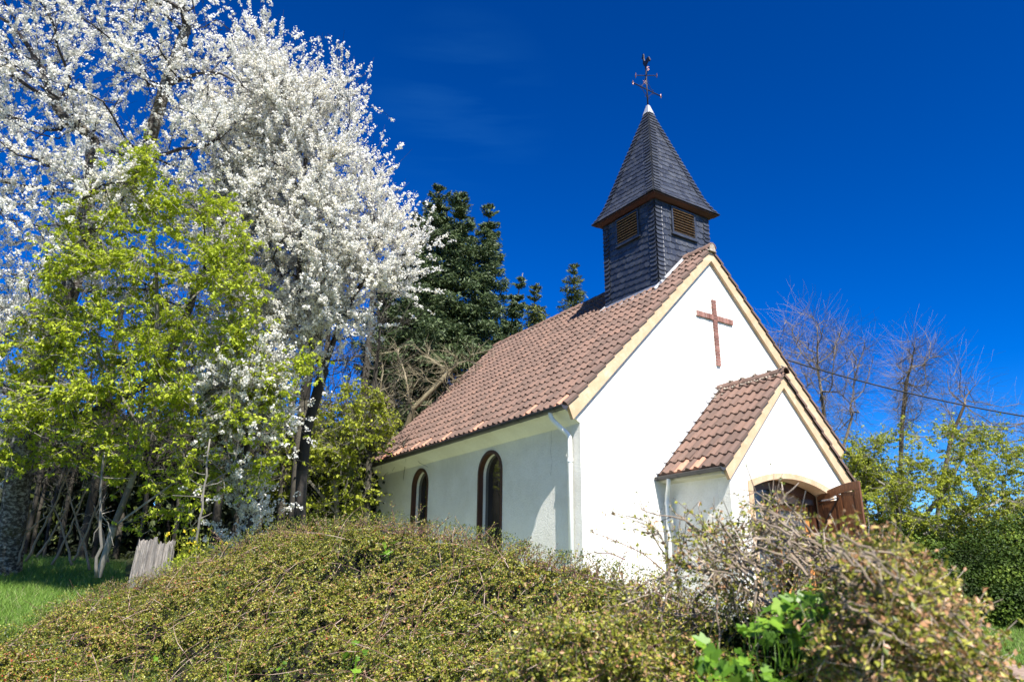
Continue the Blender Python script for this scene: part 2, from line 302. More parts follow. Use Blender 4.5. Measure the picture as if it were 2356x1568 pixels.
for sx in (-1, 1):
    s = unit([-sx*A_, 0, ZR-ZE]); nrm = unit([sx*(ZR-ZE), 0, A_]); Ls = math.hypot(A_, ZR-ZE)
    m = M(); tiles(m, (sx*A_, -OV, ZE), (0, 1, 0), s, nrm, L_+2*OV, Ls, fresh=.22 if sx < 0 else 0)
    m.build('roof', MT['tile'], chapel)
    m = M(); p0 = np.array([sx*A_, 0, ZE])-nrm*.012; p1 = np.array([0, 0, ZR])-nrm*.012
    m.prism([p0, p1, p1-nrm*.09, p0-nrm*.09][::-1], (0, L_, 0)); m.build('roof_deck', MT['darkwood'], chapel)
    # barge boards on both gables
    for y0, y1 in ((-.085, -.004), (L_+.004, L_+.085)):
        m = M(); a = np.array([sx*(A_-.03), y0, zroof(A_-.03)])-nrm*.02; b = np.array([0, y0, ZR])-np.array([0, 0, .02*math.hypot(1, slope)])
        dz = np.array([0, 0, .30])
        m.prism([a, b, b-dz, a-dz*.93+np.array([-sx*.12, 0, .0])], (0, y1-y0, 0)); m.build('barge_board', MT['peach'], chapel)
# ridge tiles
def ridge(m, p0, p1, n, r=.115, jit=0.004):
    p0, p1 = np.array(p0), np.array(p1); d = (p1-p0)/n; ax = unit(d); side = unit(np.cross(ax, [0, 0, 1])); up = np.cross(side, ax)
    for i in range(n):
        a = p0+d*i-ax*.02; b = p0+d*(i+1)+ax*.03; th = np.linspace(-.15, math.pi+.15, 9); t = .2+.6*rng.random()
        r0, r1 = r*1.08, r*.94; dz = rng.normal(0, jit)
        V = [a+side*(r0*math.cos(x))+up*(r0*math.sin(x)+dz) for x in th]+[b+side*(r1*math.cos(x))+up*(r1*math.sin(x)+dz) for x in th]
        V += [a+side*((r0-.02)*math.cos(x))+up*((r0-.02)*math.sin(x)+dz) for x in th]
        m.add(V, [[j, j+1, 10+j, 9+j] for j in range(8)]+[[18+j, 19+j, j+1, j] for j in range(8)], t)
    return
m = M(); ridge(m, (0, -OV-.02, ZR+.0), (0, L_+OV, ZR+.0), 27); m.build('ridge_tiles', MT['tile'], chapel, True)
def lumps(m, pts, r=.05):
    for p in pts:
        k = 6; th = np.linspace(0, 2*math.pi, k, endpoint=False); rr = r*(.7+.6*rng.random(k))
        ring = [np.array(p)+np.array([rr[i]*math.cos(th[i]), rr[i]*math.sin(th[i]), rng.normal(0, r*.2)]) for i in range(k)]
        tp = np.array(p)+[0, 0, r*.8]; bt = np.array(p)-[0, 0, r*.8]
        m.add(ring+[tp, bt], [[i, (i+1) % k, k] for i in range(k)]+[[(i+1) % k, i, k+1] for i in range(k)], rng.random())
m = M(); lumps(m, [(sx*(.10+.04*rng.random()), y, ZR-.08) for sx in (-1, 1) for y in np.arange(-.1, L_, .11)], .045)
m.prism([(-.11, -OV-.035, ZR-.10), (.11, -OV-.035, ZR-.10), (.07, -OV-.035, ZR+.06), (0, -OV-.035, ZR+.10), (-.07, -OV-.035, ZR+.06)], (0, .03, 0))
m.build('ridge_mortar', MT['mortar'], chapel)
# gutters
def gutter(parent, p0, p1, r=.075, brackets=10, outward=(-1, 0, 0)):
    p0, p1 = np.array(p0), np.array(p1); ow = np.array(outward); m = M(); th = np.linspace(math.pi, 2*math.pi, 9); up = np.array([0, 0, 1.])
    for rr, fl in ((r, 0), (r-.008, 1)):
        V = [p+ow*(-rr*math.cos(t))+up*(rr*math.sin(t)) for p in (p0, p1) for t in th]; m.add(V, [[j, j+1, 10+j, 9+j] for j in range(8)])
    for p in (p0, p1): m.poly([p+ow*(-r*math.cos(t))+up*(r*math.sin(t)) for t in th])
    m.tube([p0+ow*r, p1+ow*r], .012, 6)
    go = m.build('gutter', MT['gutter'], parent, False)
    for f in np.linspace(.03, .97, brackets):
        bm_ = M()
        c_ = p0+(p1-p0)*f; d = unit(p1-p0)*.016
        V = [c_+s_*d+ow*(-(r+.007)*math.cos(t))+up*((r+.007)*math.sin(t)) for s_ in (-1, 1) for t in th]; bm_.add(V, [[j, j+1, 10+j, 9+j] for j in range(8)])
        bm_.build('gutter_bracket', MT['gutter'], go)
    return go
gutter(chapel, (-A_-.07, -.13, ZE-.03), (-A_-.07, L_+.15, ZE-.07), brackets=16)
gutter(chapel, (A_+.07, -.13, ZE-.03), (A_+.07, L_+.15, ZE-.07), brackets=16, outward=(1, 0, 0))
def pipe(pts, r=.048, collars=()):
    # round the corners with short chamfers
    P = [np.array(pts[0], float)]
    for i in range(1, len(pts)-1):
        a, b, c_ = map(np.array, (pts[i-1], pts[i], pts[i+1])); u1 = unit(a-b)*.10; u2 = unit(c_-b)*.10
        for t in np.linspace(0, 1, 6): P.append(b+u1*(1-t)**2+u2*t**2)
    P.append(np.array(pts[-1], float)); m = M(); m.tube(P, r, 14); o = m.build('downpipe', MT['pipe'], chapel, True)
    for c_ in collars: cm = M(); cm.tube([np.array(c_)-[0, 0, .03], np.array(c_)+[0, 0, .03]], r+.012, 14); cm.build('collar', MT['pipe'], o, False)
    return o
pipe([(-A_-.06, .34, ZE-.09), (-A_-.06, .34, ZE-.20), (-W_-.10, .2, 2.72+EYE), (-W_-.10, .2, ZB)], collars=[(-W_-.10, .2, 2.25+EYE), (-W_-.10, .2, .3+EYE)])
# crack in the left wall plaster
m = M(); zz = np.linspace(3.0, 2.05, 14)+EYE; yy = .92+np.cumsum(rng.normal(0, .012, 14))
m.tube(np.stack([np.full(14, -W_+.003), yy, zz], 1), .0045, 4); m.build('wall_crack', MT['gap_dark'], chapel)
# white flashing at base of the tower, brick cross
# ---- brick cross
cr = M(); jt = M(); CX = .03; zt, zbm = 6.38+EYE, 4.76+EYE; nb = 20; hb = (zt-zbm)/nb
for i in range(nb):
    j = rng.normal(0, .003); cr.box((CX-.062+j, -.045+j, zbm+i*hb+.006), (CX+.062+j, -.004, zbm+(i+1)*hb-.006), rng.random())
jt.box((CX-.055, -.034, zbm+.004), (CX+.055, -.003, zt-.004))
zc = 5.93+EYE; nbx = 7; hw = .555
for s_ in (-1, 1):
    for i in range(nbx):
        a = CX+s_*(.068+i*(hw-.0)/nbx); b = a+s_*(hw/nbx-.012); cr.box((min(a, b), -.045+rng.normal(0, .003), zc-.062), (max(a, b), -.004, zc+.062), rng.random())
    a, b = sorted((CX+s_*.066, CX+s_*(.06+hw))); jt.box((a, -.034, zc-.055), (b, -.003, zc+.055))
cro = cr.build('brick_cross', MT['brick'], chapel); jt.build('mortar_joints', MT['joint'], cro)
# ------------------------------------------------------------------ bell tower
TY, TW, SH, SZ, SA = 1.69, .96, 1.17, 9.147+EYE, 12.70+EYE
TB = 6.3+EYE
def slate_face(m, ang, hwf, z0, z1, yc, nofn=None, ew=.22, flip=1, ex=.165, sw=.19):
    ca, sa_ = math.cos(ang), math.sin(ang)
    def P(x, h, off):
        hw_ = hwf(h); x = max(-hw_, min(hw_, x)); lx, ly = x, -(hw_+off)
        return np.array([lx*ca-ly*sa_, yc+lx*sa_+ly*ca, z0+h])
    H = z1-z0
    def slate(x0, x1, h0, hh, mir, t, skew=0):
        pr = [(0, .16), (.06, .06), (.2, 0), (.55, -.02), (.8, .03), (.94, .14), (1, .34)]
        if mir: pr = [(1-a, b) for a, b in pr][::-1]
        wd = x1-x0; lift = .016+rng.random()*.006+skew
        bot = [(x0+a*wd, h0+b*hh) for a, b in pr]
        top = [(x1, h0+hh*1.15), (x0, h0+hh*1.15)]
        for (x, h) in bot+top:
            if nofn and nofn((x0+x1)/2, h0+hh/2): return
        if abs((x0+x1)/2) > hwf(h0)+.0 and abs((x0+x1)/2) > hwf(h0)-.01: return
        V = [P(x, min(max(h, 0), H), lift) for x, h in bot]+[P(x, min(max(h, 0), H), .003) for x, h in top]
        U_ = [P(x, min(max(h, 0), H), .0) for x, h in bot]
        k = len(V); m.add(V, [list(range(k))], t); kb = len(bot)
        m.add(V[:kb]+U_, [[i, kb+i, kb+i+1, i+1] for i in range(kb-1)], t*.6)
    # field
    r = 0; h = -.05
    while h < H:
        hw_ = hwf(max(h, 0)); x = -hw_+ew-(.5*sw if r % 2 else 0)
        while x < hw_-ew+.02:
            wd = sw*(.85+.3*rng.random())
            if x+wd > -hw_+ew: slate(max(x, -hw_+ew-.02), min(x+wd, hw_-ew+.02), h+x*.06*flip, ex, flip < 0, .2+.6*rng.random())
            x += wd
        h += ex; r += 1
    # border columns
    for s_ in (-1, 1):
        h = -.05
        while h < H:
            hw_ = hwf(min(max(h, 0), H)); a, b = (-hw_-.012, -hw_+ew) if s_ < 0 else (hw_-ew, hw_+.012)
            slate(max(a, -hw_), min(b, hw_), h, .118, s_ > 0, .15+.6*rng.random(), .014); h += .118
# louver opening on each face
LZ0, LZ1, LW = 8.32+EYE, 9.02+EYE, .40
inlou = lambda x, h: (abs(x) < LW-.03 and TB+h > LZ0-.05 and TB+h < LZ1+.3)
m = M(); hwt = lambda h: TW
for k in range(4): slate_face(m, k*math.pi/2, hwt, TB, SZ, TY, inlou, flip=(-1)**k)
tower = m.build('bell_tower', MT['slate'], chapel)
core = M(); core.box((-TW+.01, TY-TW+.01, TB), (TW-.01, TY+TW-.01, SZ)); core.build('tower_core', MT['slate'], tower)
for k in range(4):
    ca, sa_ = math.cos(k*math.pi/2), math.sin(k*math.pi/2)
    T3 = lambda x, y, z: np.array([x*ca-y*sa_, TY+x*sa_+y*ca, z])
    dx, dy = T3(1, 0, 0)-T3(0, 0, 0), T3(0, 1, 0)-T3(0, 0, 0)
    back = M(); back.obox(T3(0, -TW-.002, (LZ0+LZ1)/2), dx*LW, dy*.01, np.array([0, 0, (LZ1-LZ0)/2]))
    lo = back.build('louver', MT['iron'], tower)
    fr = M()
    for z in (LZ0, LZ1): fr.obox(T3(0, -TW-.03, z), dx*(LW+.02), dy*.028, np.array([0, 0, .022]))
    for s_ in (-1, 1): fr.obox(T3(s_*LW, -TW-.03, (LZ0+LZ1)/2), dx*.022, dy*.026, np.array([0, 0, (LZ1-LZ0)/2-.02]))
    fr.build('louver_frame', MT['slate'], lo)
    sill = M(); sill.obox(T3(0, -TW-.035, LZ0-.045), dx*(LW+.06), dy*.04, np.array([0, 0, .018])); sill.build('louver_sill', MT['slate'], lo)
    ns = 9
    for i in range(ns):
        z = LZ0+.06+(LZ1-LZ0-.1)*i/(ns-1); s = M()
        tl = .62; s.obox(T3(0, -TW-.035, z), dx*(LW-.03), dy*.034*math.cos(tl)+np.array([0, 0, .034*math.sin(tl)]), (np.array([0, 0, 1.])*math.cos(tl)-dy*math.sin(tl))*.007)
        s.build('slat', MT['louver'], lo)
# spire
HS = SA-SZ
def hws(h):
    lin = 1.075*(1-h/HS); t = max(0, 1-h/.62); return max(.015, lin+.10*t*t)
m = M()
for k in range(4): slate_face(m, k*math.pi/2, hws, SZ+.03, SA-.16, TY, None, ew=.24, flip=(-1)**k, ex=.16, sw=.2)
spire = m.build('spire', MT['slate'], chapel)
m = M()
hh = [0, .15, .3, .45, .62, HS-.02]
V = [];
for h in hh:
    q = hws(h)-.006
    V += [(-q, TY-q, SZ+.03+h), (q, TY-q, SZ+.03+h), (q, TY+q, SZ+.03+h), (-q, TY+q, SZ+.03+h)]
m.add(V, [[i*4+j, i*4+(j+1) % 4, i*4+4+(j+1) % 4, i*4+4+j] for i in range(len(hh)-1) for j in range(4)])
m.build('spire_core', MT['slate'], spire)
m = M(); q = SH-.03
m.hexa([(-q, TY-q, SZ+.0), (q, TY-q, SZ), (q, TY+q, SZ), (-q, TY+q, SZ), (-q-.01, TY-q-.01, SZ+.026), (q+.01, TY-q-.01, SZ+.026), (q+.01, TY+q+.01, SZ+.026), (-q-.01, TY+q+.01, SZ+.026)])
q2 = TW+.06
m.hexa([(-q2, TY-q2, SZ-.06), (q2, TY-q2, SZ-.06), (q2, TY+q2, SZ-.06), (-q2, TY+q2, SZ-.06), (-q+.02, TY-q+.02, SZ-.002), (q-.02, TY-q+.02, SZ-.002), (q-.02, TY+q-.02, SZ-.002), (-q+.02, TY+q-.02, SZ-.002)])
m.build('eave_board', MT['redwood'], spire)
m = M(); zc0, hq = SA-.27, hws(HS-.27)+.035
V = [(-hq, TY-hq, zc0), (hq, TY-hq, zc0), (hq, TY+hq, zc0), (-hq, TY+hq, zc0), (-.035, TY-.035, SA+.04), (.035, TY-.035, SA+.04), (.035, TY+.035, SA+.04), (-.035, TY+.035, SA+.04)]
m.hexa(V); m.build('spire_cap', MT['zinc'], spire)
# flashing strips along the tower foot on both roof slopes
m = M()
for sx in (-1, 1):
    nrm = unit([sx*(ZR-ZE), 0, A_])
    for yy, dy in ((TY-TW, -1), (TY+TW, 1)):
        a = np.array([0, yy, ZR]); b = np.array([sx*(TW+.12), yy, zroof(TW+.12)]); w_ = np.array([0, dy*.08, 0])
        m.add([a+nrm*.055, b+nrm*.055, b+w_+nrm*.052, a+w_+nrm*.052], [[0, 1, 2, 3]])
        m.add([a+nrm*.055+[0, dy*.022, 0], b+nrm*.055+[0, dy*.022, 0], b+nrm*.10+[0, dy*.022, 0], a+nrm*.10+[0, dy*.022, 0]], [[0, 1, 2, 3]])
    x = sx*(TW+.025); z = zroof(TW); s_ = unit([sx*A_, 0, ZE-ZR])
    p = np.array([x, TY-TW-.12, z+.03]); q_ = np.array([x, TY+TW+.12, z+.03])
    m.add([p, q_, q_+s_*.2, p+s_*.2], [[0, 1, 2, 3]]); m.add([p+[0, 0, .07], q_+[0, 0, .07], q_, p], [[0, 1, 2, 3]])
m.build('tower_flashing', MT['zinc'], chapel)
# ------------------------------------------------------------------ weather vane (fixed on the spire)
v = M(); top = 14.0+EYE
v.tube([(0, TY, SA), (0, TY, top)], [.022, .016], 8); vane = v.build('weather_vane', MT['iron'], spire, True)
m = M(); z = 13.27+EYE
m.tube([(-.52, TY, z), (.52, TY, z)], .016, 6); m.build('cross_bar', MT['iron'], vane)
for s_ in (-1, 1):
    m = M(); x = s_*.52
    for t in (-1, 0, 1): m.tube([(x, TY, z), (x+s_*(.05 if t == 0 else .02), TY, z+t*.06)], .016, 6)
    m.build('trefoil_end', MT['copper'], vane)
    m = M(); m.tube([(s_*.24, TY, z), (0, TY, z-.26)], .008, 5); m.tube([(s_*.24, TY, z), (0, TY, z+.26)], .008, 5)
    th = np.linspace(0, 4.5, 10)
    for zz in (z-.28, z+.28): m.tube([(s_*(.05+.04*math.cos(t)), TY, zz+.04*math.sin(t)) for t in th], .006, 5)
    for zz in (.05, -.05): m.tube([(s_*(.24+.03*math.cos(t)), TY, z+zz+.03*math.sin(t)) for t in th], .006, 5)
    m.build('scroll_brace', MT['iron'], vane)
zc = 13.74+EYE; ctr = np.array([0, TY, zc])
m = M(); m.tube([ctr-RH*.27, ctr+RH*.27], .011, 6); m.tube([ctr-FH*.27, ctr+FH*.27], .011, 6); m.build('compass_arms', MT['iron'], vane)
def stroke(m, c0, ex, pts, s, r=.011): m.tube([c0+ex*(a*s)+np.array([0, 0, b*s]) for a, b in pts], r, 5)
S_ = [(.5, .7), (.2, 1), (-.3, .95), (-.5, .6), (-.2, .15), (.2, -.1), (.5, -.5), (.2, -.95), (-.3, -1), (-.5, -.7)]
N_ = [(-.5, -1), (-.5, 1), (.5, -1), (.5, 1)]
O_ = [(math.cos(t)*.6, math.sin(t)) for t in np.linspace(0, 6.3, 13)]
W__ = [(-.7, 1), (-.35, -1), (0, .6), (.35, -1), (.7, 1)]
for nm, d, ex, L in (('S', -FH, RH, S_), ('N', FH, RH, N_), ('W', -RH, FH, W__), ('O', RH, -FH, O_)):
    m = M(); stroke(m, ctr+d*.30, ex, L, .06); m.build('compass_letter', MT['copper'], vane)
gdir = unit(FH*.975-RH*.22); base = np.array([0, TY, 13.98+EYE])
bird = [(-.02, -.02), (.02, -.02), (.03, .10), (.10, .16), (.15, .28), (.14, .40), (.17, .47), (.24, .50), (.17, .53), (.14, .60), (.10, .58), (.07, .50), (.08, .40), (.05, .30), (-.02, .24), (-.14, .26), (-.26, .20), (-.33, .04), (-.28, .02), (-.20, .10), (-.08, .08), (-.03, .06)]
m = M(); P = [base+gdir*(a*1.0)+np.array([0, 0, b]) for a, b in bird]; nn = unit(np.cross(gdir, [0, 0, 1]))*.014
tr = tessellate_polygon([[Vector((a, b, 0)) for a, b in bird]]); k = len(P)
for s_ in (-1, 1): m.add([p+nn*s_ for p in P], np.array([list(t) for t in tr]))
m.add([p-nn for p in P]+[p+nn for p in P], [[i, (i+1) % k, k+(i+1) % k, k+i] for i in range(k)])
m.build('rooster', MT['iron'], vane)
# ------------------------------------------------------------------ porch
psl = (PZ-PZE)/PA
ARW, ARS, ART = 1.21, 1.80+EYE, 2.03+EYE
def seg_arch(w, zs, zt, n=17):
    h = zt-zs; Rr = (w*w+h*h)/(2*h); a = math.asin(w/Rr); return [(Rr*math.sin(t), zt-Rr+Rr*math.cos(t)) for t in np.linspace(-a, a, n)]
DB = 1.25
w = M(); hole = [(-ARW, DB)]+seg_arch(ARW, ARS, ART)+[(ARW, DB)]
zw = PZ-psl*PW-.12
plate(w, [(-PW, ZB), (PW, ZB), (PW, zw), (0, PZ-.12), (-PW, zw)], [hole], lambda a, b, d: (a, -PD+d, b), .30)
w.build('porch_wall', MT['render'], chapel)
for sx in (-1, 1):
    w = M(); a, b = sorted((sx*PW, sx*(PW-.25))); w.box((a, -PD+.302, ZB), (b, -.002, zw)); w.build('porch_wall', MT['render'], chapel)
    s = unit([-sx*PA, 0, PZ-PZE]); nrm = unit([sx*(PZ-PZE), 0, PA]); Ls = math.hypot(PA, PZ-PZE)
    m = M(); tiles(m, (sx*PA, -PD-OV, PZE), (0, 1, 0), s, nrm, PD+OV-.03, Ls, fresh=.12 if sx < 0 else 0, side=(True, False)); m.build('porch_roof', MT['tile'], chapel)
    m = M(); p0 = np.array([sx*PA, -PD, PZE])-nrm*.012; p1 = np.array([0, -PD, PZ])-nrm*.012
    m.prism([p0, p1, p1-nrm*.08, p0-nrm*.08][::-1], (0, PD-.002, 0)); m.build('roof_deck', MT['darkwood'], chapel)
    m = M(); y0 = -PD-.07; a = np.array([sx*(PA-.02), y0, PZE+psl*.02])-nrm*.02; b = np.array([0, y0, PZ-.03]); dz = np.array([0, 0, .27])
    m.prism([a, b, b-dz, a-dz*.9+np.array([-sx*.12, 0, 0])], (0, .066, 0)); m.build('barge_board', MT['peach'], chapel)
    m = M(); x0, x1 = sx*PW, sx*(PA-.02); m.prism([(x0, -PD+.004, PZE-.16), (x1, -PD+.004, PZE-.13), (x1, -PD+.004, PZE-.05), (x0, -PD+.004, zw-.02)], (0, PD-.01, 0)); m.build('soffit', MT['soffit'], chapel)
    gutter(chapel, (sx*(PA+.06), -PD-.12, PZE-.03), (sx*(PA+.06), -.02, PZE-.045), r=.062, brackets=4, outward=(sx, 0, 0))
m = M(); ridge(m, (0, -PD-OV-.03, PZ+.01), (0, -.0, PZ+.01), 5, .10); m.build('ridge_tiles', MT['tile'], chapel, True)
m = M(); lumps(m, [(sx*(.10+.03*rng.random()), y, PZ-.05+rng.normal(0, .01)) for sx in (-1, 1) for y in np.arange(-PD-.05, 0, .075)], .042)
lumps(m, [(rng.normal(0, .05), y+rng.normal(0, .012), PZ+.10+rng.random()*.03) for y in (-1.75, -1.40, -1.05, -.70, -.37) for _ in range(5)], .035)
lumps(m, [(-.1-.3*rng.random(), -.05-.22*rng.random(), PZ-.0-.35*rng.random()) for _ in range(16)], .03)
m.build('ridge_mortar', MT['mortar'], chapel)
# stepped flashing where porch roof meets the facade
m = M()
for sx in (-1, 1):
    nrm = unit([sx*(PZ-PZE), 0, PA]); s = unit([-sx*PA, 0, PZ-PZE])
    for r in range(9):
        a = np.array([sx*PA, -.012, PZE])+s*(r*.34)+nrm*.05; b = a+s*.30
        m.add([a, b, b+nrm*.05, a+nrm*.07], [[0, 1, 2, 3]])
        m.add([a+nrm*.004, b+nrm*.004, b+[0, -.06, 0], a+[0, -.075, 0]+nrm*.012], [[0, 1, 2, 3]])
m.build('stepped_flashing', MT['zinc'], chapel)
pipe([(-PA-.05, -.34, PZE-.08), (-PA-.05, -.34, PZE-.17), (-1.97, -.13, 1.68+EYE), (-1.97, -.13, ZB)], r=.043, collars=[(-1.97, -.13, 1.55+EYE), (-1.97, -.13, .3+EYE)])
# arch trim
def arch_band(m, w0, zs0, zt0, w1, zs1, zt1, y0, y1, zb):
    o1 = [(-w1, zb)]+seg_arch(w1, zs1, zt1)+[(w1, zb)]; i1 = [(-w0, zb)]+seg_arch(w0, zs0, zt0)+[(w0, zb)]; k = len(o1)
    V = [(a, y0, b) for a, b in o1]+[(a, y0, b) for a, b in i1]+[(a, y1, b) for a, b in o1]+[(a, y1, b) for a, b in i1]; Q = []
    for i in range(k-1): Q += [[i, k+i, k+i+1, i+1], [2*k+i, 2*k+i+1, 3*k+i+1, 3*k+i], [i, i+1, 2*k+i+1, 2*k+i], [k+i, 3*k+i, 3*k+i+1, k+i+1]]
    m.add(V, Q)
m = M(); arch_band(m, ARW-.004, ARS-.003, ART-.004, ARW+.12, ARS+.09, ART+.105, -PD-.022, -PD+.31, DB); m.build('door_surround', MT['peach'], chapel)
m = M(); m.box((-1.45, -PD-.5, .75), (1.45, -PD+.02, DB)); m.box((-1.8, -PD-.9, .6), (1.8, -PD-.502, DB-.17)); m.build('door_step', MT['concrete'], chapel)
m = M(); m.box((-PW+.25, -PD+.3, 1.0), (PW-.25, 0, DB-.01)); m.build('porch_floor', MT['concrete'], chapel)
# inner frame
YF = -PD+.34
m = M(); arch_band(m, ARW-.13, ARS-.16, ART-.17, ARW+.02, ARS+.0, ART+.01, YF, YF+.09, DB); fr = m.build('door_frame', MT['darkwood'], chapel)
# fixed left leaf with dark glass
m = M(); m.box((-1.08, YF+.095, DB+.05), (-.12, YF+.12, ART-.2)); m.build('side_glass', MT['greyglass'], chapel)
m = M()
for x in (-.10, ): m.box((x-.05, YF+.02, DB), (x+.05, YF+.13, ART-.18))
m.build('door_mullion', MT['darkwood'], chapel)
m = M(); m.box((-.04, YF+.14, 1.62+EYE), (1.1, YF+.17, ART+.05)); m.build('transom_panel', MT['palewood'], chapel)
il = M()
il.box((-.03, YF+.10, 1.46+EYE), (1.06, YF+.15, 1.57+EYE)); il.box((.93, YF+.10, DB), (1.06, YF+.15, 1.458+EYE)); il.box((-.03, YF+.10, DB), (.07, YF+.15, 1.458+EYE)); il.box((.072, YF+.10, DB+.02), (.928, YF+.15, DB+.3))
ild = il.build('inner_door', MT['orange'], chapel)
m = M(); m.box((.07, YF+.12, DB+.3), (.93, YF+.13, 1.46+EYE)); m.build('glass', MT['greyglass'], ild)
m = M()
for x in np.arange(.10, .93, .035): m.box((x, YF+.112, DB+.3), (x+.004, YF+.118, 1.458+EYE))
for z_ in np.arange(DB+.33, 1.45+EYE, .035): m.box((.07, YF+.106, z_), (.93, YF+.111, z_+.004))
m.build('wire_grid', MT['steel'], ild)
# outer door leaf, opened at right angles; hinge at the right jamb
hx, hy = 1.165, -1.39; ang = R_(-94); du = np.array([math.cos(ang), math.sin(ang), 0]); dn = np.array([-du[1], du[0], 0]); LWd = 1.02
def leaf_top(t):  # t from hinge (0) to meeting edge (1)
    h = ART-ARS; Rr = (ARW**2+h*h)/(2*h); x = ARW*(1-t); return ART-Rr+math.sqrt(Rr*Rr-x*x)-.03
def leafbox(m, t0, t1, z0, z1, d0, d1, arched=False):
    k = 8 if arched else 1
    for i in range(k):
        a, b = t0+(t1-t0)*i/k, t0+(t1-t0)*(i+1)/k
        za, zb_ = (leaf_top(a), leaf_top(b)) if arched else (z1, z1)
        za0, zb0 = (za-z0, zb_-z0) if arched else (z0, z0)
        P = lambda t, d, z: np.array([hx, hy, z])+du*(LWd*t)+dn*d
        m.hexa([P(a, d0, za0), P(b, d0, zb0), P(b, d1, zb0), P(a, d1, za0), P(a, d0, za), P(b, d0, zb_), P(b, d1, zb_), P(a, d1, za)])
dl = M(); d0, d1 = -.028, .028
leafbox(dl, 0, 1, .16, 0, d0, d1, True)
for a, b in ((0, .11), (.46, .56), (.88, 1)): leafbox(dl, a, b, DB+.02, leaf_top(a)-.16, d0+.001, d1-.001)
for z0_, z1_ in ((DB+.021, DB+.2), (DB+.95, DB+1.09)):
    for a, b in ((.111, .459), (.561, .879)): leafbox(dl, a, b, z0_, z1_, d0+.003, d1-.003)
door = dl.build('door', MT['doorwood'], chapel)
m = M()
for a, b in ((.11, .46), (.56, .88)):
    leafbox(m, a, b, DB+.2, leaf_top(a)-.15, -.010, .010)
    for z0_, z1_ in ((DB+.24, DB+.91), (DB+1.13, leaf_top(a)-.22)): leafbox(m, a+.05, b-.05, z0_, z1_, -.018, .018)
m.build('door_panel', MT['doorwood'], door)
m = M(); P = lambda t, d, z: np.array([hx, hy, z])+du*(LWd*t)+dn*d
m.tube([P(0.02, -.05, ARS-.12), P(.5, -.06, ARS-.10)], .012, 8); m.tube([P(.5, -.06, ARS-.10), P(.5, -.03, ARS-.10)], .022, 8)
m.tube([P(.48, -.04, ARS-.13), P(.08, -.035, ARS-.62)], .012, 6); m.build('door_stay', MT['iron'], door)
m = M(); m.tube([P(.12, -.052, ARS-.117), P(.38, -.057, ARS-.107)], .018, 8); m.build('closer_rod', MT['steel'], door)
m = M(); m.box((.72, YF-.10, ARS-.20), (.98, YF-.01, ARS-.10)); m.build('door_closer', MT['gutter'], chapel)
# ------------------------------------------------------------------ trees: space colonisation
def colonize(trunks, att, step, infl, kill, iters=260, up=.08, jit=.12):
    N = [np.array(p, float) for p in trunks[0]]; par = [-1]+list(range(len(N)-1))
    for t in trunks[1:]:
        d = np.linalg.norm(np.array(N)-np.array(t[0]), axis=1); k = int(d.argmin())
        for p in t[1:]: N.append(np.array(p, float)); par.append(k); k = len(N)-1
    P = np.array(N); att = np.array(att); dist = np.full(len(att), 1e9); near = np.zeros(len(att), int); stuck = np.zeros(len(att), int)
    def upd(i0, Pn):
        nonlocal dist, near
        for s in range(0, len(Pn), 256):
            dd = np.linalg.norm(att[:, None]-Pn[None, s:s+256], axis=2); j = dd.argmin(1); dm = dd[np.arange(len(att)), j]
            b = dm < dist; dist[b] = dm[b]; near[b] = i0+s+j[b]; stuck[b] = 0; stuck[~b] += 0
    upd(0, P)
    for it in range(iters):
        mk = dist < infl
        if not mk.any():
            k = dist.argmin(); mk = near == near[k]
        stuck[mk] += 1
        idx = near[mk]; dirs = unit(att[mk]-P[idx]); un, inv = np.unique(idx, return_inverse=True)
        S = np.zeros((len(un), 3)); np.add.at(S, inv, dirs)
        S = unit(S)+rng.normal(0, jit, S.shape); S[:, 2] += up; Pn = P[un]+unit(S)*step
        i0 = len(P); P = np.vstack([P, Pn]); par += list(un); upd(i0, Pn)
        kp = (dist > kill) & (stuck < 9); att, dist, near, stuck = att[kp], dist[kp], near[kp], stuck[kp]
        if len(att) < 5: break
    return P, np.array(par)
def radii(P, par, rt, ex=2.3, rbase=None):
    n = len(P); a = np.zeros(n); ch = np.zeros(n, int)
    for i in range(n-1, -1, -1):
        if a[i] == 0: a[i] = 1
        if par[i] >= 0: a[par[i]] += a[i]
    r = rt*a**(1/ex)
    if rbase: r = rt+(r-rt)*(rbase-rt)/(r[0]-rt) if r[0] > rt else r
    return r, a
